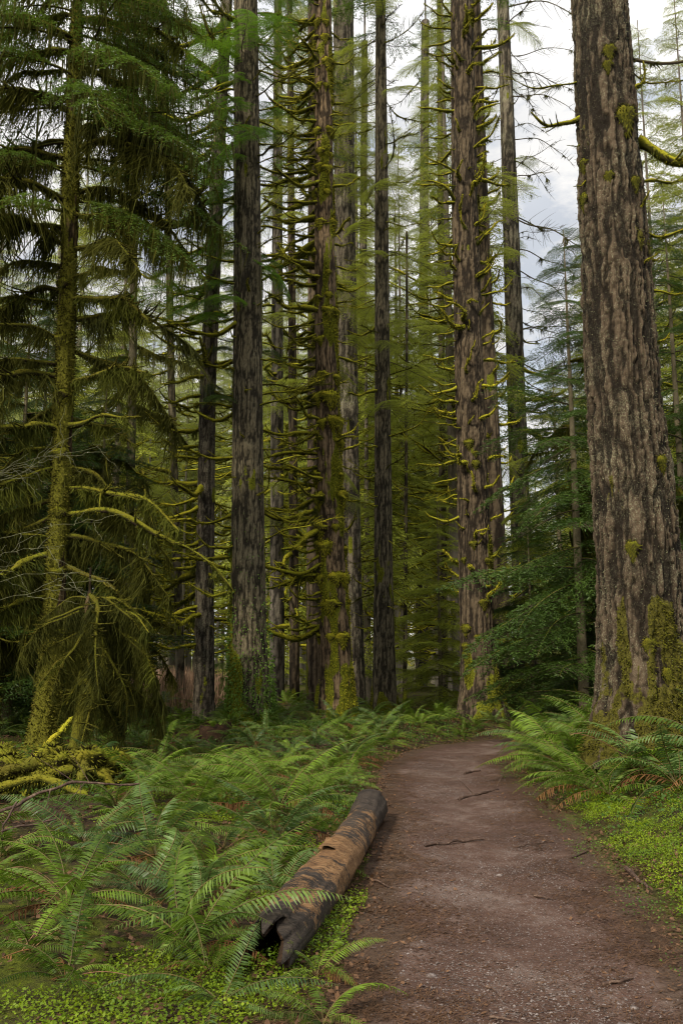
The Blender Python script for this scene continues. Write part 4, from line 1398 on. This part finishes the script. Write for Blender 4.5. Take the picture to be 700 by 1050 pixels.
limb('fallen_branch', 'mossy dead limb leaning up against the snag at the left', 'branch', [at(8, 806, 9.6), at(30, 783, 9.8), at(52, 760, 10.0), at(76, 736, 10.3)], .055, .02, M['moss'], 3, 700, 120)
limb('fallen_branch', 'bright moss covered limb lying across the ferns below the snag', 'branch', [at(20, 800, 9.6), at(55, 790, 9.5), at(85, 788, 9.4), at(108, 800, 9.3)], .04, .03, M['moss_mid'], 4, 600, 60)
limb('fallen_branch', 'low mossy limb on the mound at the left border', 'branch', [at(-10, 812, 9), at(20, 801, 8.9), at(45, 797, 8.8), at(90, 816, 8.6)], .05, .035, M['moss_mid'], 5, 700, 160)
limb('fallen_branch', 'reddish bare stick lying at the foot of the golden trunk', 'stick', [at(-10, 790, 9.9), at(30, 788, 9.8), at(60, 785, 9.7)], .03, .02, M['stick'], 6, twigs=3)
limb('bare_stick', 'long dark bare stick arching over the ferns at the left', 'stick', [at(-10, 838, 6.9), at(30, 818, 7.0), at(70, 804, 7.1), at(110, 801, 7.2), at(146, 806, 7.3)], .014, .008, M['stick'], 7, twigs=6)
limb('bare_stick', 'dark stick lying low in the ferns below the arching one', 'stick', [at(2, 852, 6.6), at(30, 846, 6.7), at(58, 840, 6.8)], .011, .007, M['stick'], 8, twigs=3)
limb('bare_stick', 'thin forked twig hanging from the arching stick at the left border', 'stick', [at(18, 822, 6.9), at(4, 846, 6.8), at(2, 862, 6.8)], .008, .005, M['stick'], 9, twigs=2)

# mossy mound of roots
mo = thing('root_mound', 'moss covered mound of roots at the left below the leaning limb', 'roots', (float(at(50, 820, 9.6)[0]), 9.6, float(gh(at(50, 820, 9.6)[0], 9.6))))
for i in range(9):
    rg = random.Random(i+5)
    az = rg.uniform(2.4, 6.6)
    mm = moss_branch(960+i, 1.0, .085, -.08, -.35, 3, 700, 60, .1, thick=1.2).mesh('root', [M['moss_mid'] if i % 2 else M['moss_gold'], M['strand']])
    obj('root', mm, mo, pose((rg.uniform(-.5, .5), rg.uniform(-.3, .3), rg.uniform(.1, .3)), az, R(rg.uniform(-5, 8)), 0, rg.uniform(.6, 1.0)))
for i in range(16):
    obj('moss_cushion', LEDGE2[i % 4], mo, pose((-.75+.1*i, -.2+.13*(i % 4), .12+.06*((i*7) % 5)), i, 0, 0, (1.5, 1.1, .9)))

# rotting stump by the slender trunk
st = thing('rotten_stump', 'small dark rotten stump with torn roots at the foot of the slender trunk', 'stump', (float(at(218, 760, 16)[0]), 16.2, 0))
mb = MB()
th = np.linspace(0, 2*math.pi, 30, endpoint=False)
zz = np.linspace(-.1, .38, 16)
ZZ, TT = np.meshgrid(zz, th, indexing='ij')
RR = .26*(1.35-ZZ*.9)*(1+.6*(fbm(np.cos(TT)*2.5, np.sin(TT)*2.5, ZZ*1.5, 9, 4)-.5))
top = .3*(fbm(np.cos(TT)*3, np.sin(TT)*3, 0, 19, 3)-.3)*(ZZ > .28)
i = np.arange(15)[:, None]*30; q = np.arange(30)[None]; q2 = (q+1) % 30
mb.add(np.stack([np.cos(TT)*RR, np.sin(TT)*RR, ZZ+top], -1).reshape(-1, 3), np.stack([i+q, i+q2, i+30+q2, i+30+q], -1).reshape(-1, 4))
obj('stump_body', mb.mesh('stump_body', M['rot']), st)
for i in range(7):
    mb = MB(); v = np.linspace(0, 1, 10)[:, None]
    d = np.array([math.cos(i*.9), math.sin(i*.9), .15]); 
    V, Fq = tube(d*.75*v+np.array([0, 0, .35])*(1-v)**2-np.array([0, 0, .12])*v, .05*(1-.8*v[:, 0]), 6)
    obj('root', mb.add(V, Fq).mesh('root', M['stick']), st)

# bare pale shrub at the left border
sh = thing('bare_shrub', 'leafless pale lichen twigs of a shrub reaching in from the left border', 'shrub', (float(at(-170, 760, 11.5)[0]), 11.5, float(gh(at(-170, 760, 11.5)[0], 11.5))))
for i in range(7):
    rg = np.random.default_rng(40+i)
    mb = MB()
    v = np.linspace(0, 1, 26)[:, None]
    tgt = at(rg.uniform(15, 125), rg.uniform(440, 650), 11.2) - np.array(sh.location)
    P = v*tgt*np.array([1, 1, 0]) + np.array([0, 0, 1])*tgt[2]*np.sin(v*1.57)**.45 + np.cumsum(rg.normal(0, .02, (26, 3)), 0)
    V, Fq = tube(P, .006*(1-.75*v[:, 0]), 5); mb.add(V, Fq)
    for q in range(9):
        j = rg.integers(12, 25); l = rg.uniform(.2, .7)
        d = unit(np.array([rg.uniform(.2, 1), rg.normal(0, .4), rg.normal(0, .6)]))
        w_ = np.linspace(0, 1, 12)[:, None]
        V, Fq = tube(P[j]+d*l*w_+np.cumsum(rg.normal(0, .012, (12, 3)), 0), .0035*(1-.6*w_[:, 0]), 4); mb.add(V, Fq)
    obj('stem', mb.mesh('stem', M['pale_twig']), sh)

# ------------------------------------------------------------------ ground cover
def scatter_leaves(name, n, region, size, mat, label, seed, clump=2.2, thr=.42, lift=.05, quad=.55):
    rg = np.random.default_rng(seed)
    x = rg.uniform(region[0], region[1], n); y = rg.uniform(region[2], region[3], n)
    keep = region[4](x, y) & (fbm(x*clump, y*clump, 0, seed, 3)+rg.uniform(-.08, .08, n) > thr)
    x, y = x[keep], y[keep]
    n = len(x)
    hgt = fbm(x*6, y*6, 0, seed+1, 2)
    z = gh(x, y) + rg.uniform(0, 1, n)*lift*(.3+1.4*hgt)
    a = rg.uniform(0, 2*math.pi, n)
    el = rg.normal(.15, .45, n)
    D = np.stack([np.cos(a)*np.cos(el), np.sin(a)*np.cos(el), np.sin(el)], 1)*(size*rg.uniform(.6, 1.4, n))[:, None]
    W = unit(np.cross(D, np.array([0, 0, 1.0])+rg.normal(0, .35, (n, 3))))*(size*.42*rg.uniform(.7, 1.2, n))[:, None]
    V, Fq = diamonds(np.stack([x, y, z], 1), D, W, quad)
    o = obj(name, MB().add(V, Fq, 0, False).mesh(name, mat))
    return tag(o, label, 'ground cover', None, 'stuff')


scatter_leaves('groundcover_leaves', 470000, (.8, 7.5, 2.0, 12.5, lambda x, y: (pdist(x, y) > -.02+.25*fbm(x*5, y*5, 0, 2, 2)) & (x > path_x(y)) & (x < .40*y+2.4+1.2*fbm(x, y, 0, 3, 3))), .0155, M['herb'],
               'bright green low leafy carpet along the right side of the path', 51, 2.8, .44, .06)
scatter_leaves('moss_sprigs', 90000, (.8, 7.5, 2.0, 14.5, lambda x, y: (pdist(x, y) > -.25) & (x > path_x(y))), .016, M['herb_dark'],
               'olive moss sprigs creeping onto the right edge of the path', 52, 3.0, .46, .03)
scatter_leaves('groundcover_leaves', 170000, (-3.2, .4, 3.2, 10, lambda x, y: (pdist(x, y) > .02) & (x < path_x(y)) & (x > -.45*y-.5)), .017, M['herb'],
               'bright green moss and small leaves under the ferns at the lower left', 53, 1.7, .585, .06)
scatter_leaves('undergrowth_leaves', 150000, (-9, 9, 8, 24, lambda x, y: (pdist(x, y) > .15) & (abs(x) < .48*y)), .035, M['herb_dark'],
               'dark small leaved undergrowth between the ferns', 54, 1.1, .45, .14)
scatter_leaves('brown_litter', 130000, (-9, 9, 3.2, 24, lambda x, y: (pdist(x, y) > -.1) & (abs(x) < .48*y)), .034, M['litter'],
               'brown fallen leaves and litter between the plants', 55, 1.5, .40, .03)

# twiggy brown brush of the clearing
rg = np.random.default_rng(91)
n = 9000
yy_ = rg.uniform(24, 48, n); xx_ = (rg.uniform(118, 232, n)-350)/F*yy_
hh = rg.uniform(.25, 1.3, n)
tt = np.linspace(0, 1, 4)[None, :, None]
Pb = np.stack([xx_, yy_, gh(xx_, yy_)], 1)[:, None] + tt*np.stack([rg.normal(0, .25, n), rg.normal(0, .25, n), hh], 1)[:, None]
V, Fq = ribbons(Pb, .014*rg.uniform(.5, 1.5, n), rg)
nn = NT('brush_twigs', .8, .2); nn.col(nn.ramp(nn.noise(1.5, nn.map(src='Pos'), 4), [(.35, (.16, .09, .055)), (.6, (.34, .23, .15))])); M['brush'] = nn.m
tag(obj('brown_brush', MB().add(V, Fq, 0, False).mesh('brown_brush', M['brush'])), 'leafless brown brush filling the clearing between the left hand trunks', 'brush', None, 'stuff')

# grit and needles on the path
rg = np.random.default_rng(61)
n = 24000
y = 3.2 + 12*rg.random(n)**1.5; x = path_x(y)+np.clip(rg.normal(0, .42, n), -1.1, 1.1)
kk = fbm(x*1.6, y*.9, 0, 77, 3)+rg.normal(0, .05, n) > .47; x, y = x[kk], y[kk]; n = len(x)
z = gh(x, y)+.008
sz = .0035+.006*rg.random(n)**3
oct_ = np.array([[1, 0, 0], [0, 1, 0], [-1, 0, 0], [0, -1, 0], [0, 0, .7]])
V = (np.stack([x, y, z], 1)[:, None] + oct_[None]*(sz[:, None]*rg.uniform(.6, 1.3, (n, 3)))[:, None]*1.0).reshape(-1, 3)
b = np.arange(n)[:, None]*5
Fq = np.concatenate([b+np.array([[0, 1, 4]]), b+np.array([[1, 2, 4]]), b+np.array([[2, 3, 4]]), b+np.array([[3, 0, 4]])])
tag(obj('gravel', MB().add(V, Fq, 0, False).mesh('gravel', M['pebble'])), 'fine grey grit trodden into the path', 'gravel', None, 'stuff')
n = 190000
y = 3.2 + 12*rg.random(n)**1.4; x = path_x(y)+rg.uniform(-1.3, 1.3, n)
keep = rg.random(n) < (.12+.75*sstep(-.8, -.15, pdist(x, y)))*(.25+1.5*sstep(.42, .62, fbm(x*2.5, y*2.5, 0, 78, 4)))
x, y = x[keep], y[keep]; n = len(x)
a = rg.uniform(0, 6.28, n)
D = np.stack([np.cos(a), np.sin(a), rg.uniform(0, .25, n)], 1)*(rg.uniform(.014, .055, n))[:, None]
V, Fq = diamonds(np.stack([x, y, gh(x, y)+.010], 1), D, unit(np.cross(D, [0, 0, 1.0]))*(rg.uniform(.001, .004, n))[:, None], .5)
tag(obj('needle_litter', MB().add(V, Fq, 0, False).mesh('needle_litter', M['litter'])), 'brown needles and bark crumbs littering the path', 'litter', None, 'stuff')

n = 1500
y = 3.2 + 11*rg.random(n)**1.3; x = path_x(y)+rg.choice([-1, 1], n)*np.abs(rg.normal(.85, .3, n))
a = rg.uniform(0, 6.28, n)
D = np.stack([np.cos(a), np.sin(a), rg.uniform(-.05, .35, n)], 1)*(rg.uniform(.015, .045, n))[:, None]
V, Fq = diamonds(np.stack([x, y, gh(x, y)+.012], 1), D, unit(np.cross(D, [0, 0, 1.0]+rg.normal(0, .3, (n, 3))))*(rg.uniform(.005, .014, n))[:, None], .5)
tag(obj('fallen_leaves', MB().add(V, Fq, 0, False).mesh('fallen_leaves', M['litter'])), 'small curled tan leaves lying along the borders of the path', 'leaves', None, 'stuff')

# sticks on the path
for i, (pa, pb, w_, lab) in enumerate([
    ((434, 857), (497, 850), .014, 'dark twig lying across the path left of its middle'),
    ((468, 811), (510, 803), .022, 'short dark root crossing the path near the far ferns'),
    ((475, 787), (492, 785), .02, 'small grey stick at the far end of the path'),
    ((615, 981), (648, 976), .010, 'black twig at the lower right of the path'),
    ((546, 900), (566, 904), .010, 'small dark twig in the middle right of the path'),
    ((376, 887), (399, 896), .010, 'curved reddish twig on the path beside the log'),
    ((497, 982), (512, 991), .007, 'thin twig near the lower middle of the path'),
    ((500, 1008), (530, 1012), .006, 'hair thin twig at the bottom of the path'),
    ((365, 1026), (402, 1023), .009, 'dark twig at the bottom left border of the path'),
    ((530, 856), (556, 853), .006, 'faint twig in the right half of the path'),
    ((585, 868), (603, 862), .010, 'tan twig on the green carpet beside the path'),
    ((640, 880), (662, 896), .020, 'reddish brown bark strip on the green carpet'),
    ((355, 935), (340, 952), .016, 'dark stick between the log and the path')]):
    def gp(p):
        py = p[1]
        Yg = CAMH*F/(py-675)
        q = at(p[0], py, Yg); q[2] = float(gh(q[0], Yg))+.014
        return q
    A_, B_ = gp(pa), gp(pb)
    mid = (A_+B_)/2+np.array([0, random.Random(i).uniform(-.05, .05), .006])
    limb('twig', lab, 'twig', [A_, mid, B_], w_, w_*.5, M['stick'], 200+i, lump=.5, twigs=2)
# small stones
for i, (px, py, s, lab) in enumerate([(511, 881, .03, 'dark stone in the middle of the path'), (641, 1018, .045, 'flat grey stone at the lower right of the path'), (648, 1000, .022, 'little stone above the flat grey one'), (441, 973, .03, 'half buried stone in the left of the path'), (477, 862, .018, 'pale pebble beside the long twig')]):
    Yg = CAMH*F/(py-675); q = at(px, py, Yg)
    th, ph = np.meshgrid(np.linspace(0, 2*math.pi, 14, endpoint=False), np.linspace(.02, math.pi-.02, 9), indexing='xy')
    X, Y_, Z = np.sin(ph)*np.cos(th), np.sin(ph)*np.sin(th), np.cos(ph)
    kk = 1+.6*(fbm(X*1.5+i, Y_*1.5, Z*1.5, i, 2)-.5)
    ii = np.arange(8)[:, None]*14; q1 = np.arange(14)[None]; q2 = (q1+1) % 14
    o = obj('stone', MB().add((np.stack([X, Y_*.8, Z*.4], -1)*kk[..., None]*s).reshape(-1, 3), np.stack([ii+q1, ii+14+q1, ii+14+q2, ii+q2], -1).reshape(-1, 4)).mesh('stone', M['pebble']), None,
            Matrix.Translation((q[0], Yg, float(gh(q[0], Yg))+s*.25)))
    tag(o, lab, 'stone')
print('objects', len(bpy.data.objects), 'ferns', len(pl), 'tris', sum(len(o.data.polygons) for o in bpy.data.objects if o.type == 'MESH'))
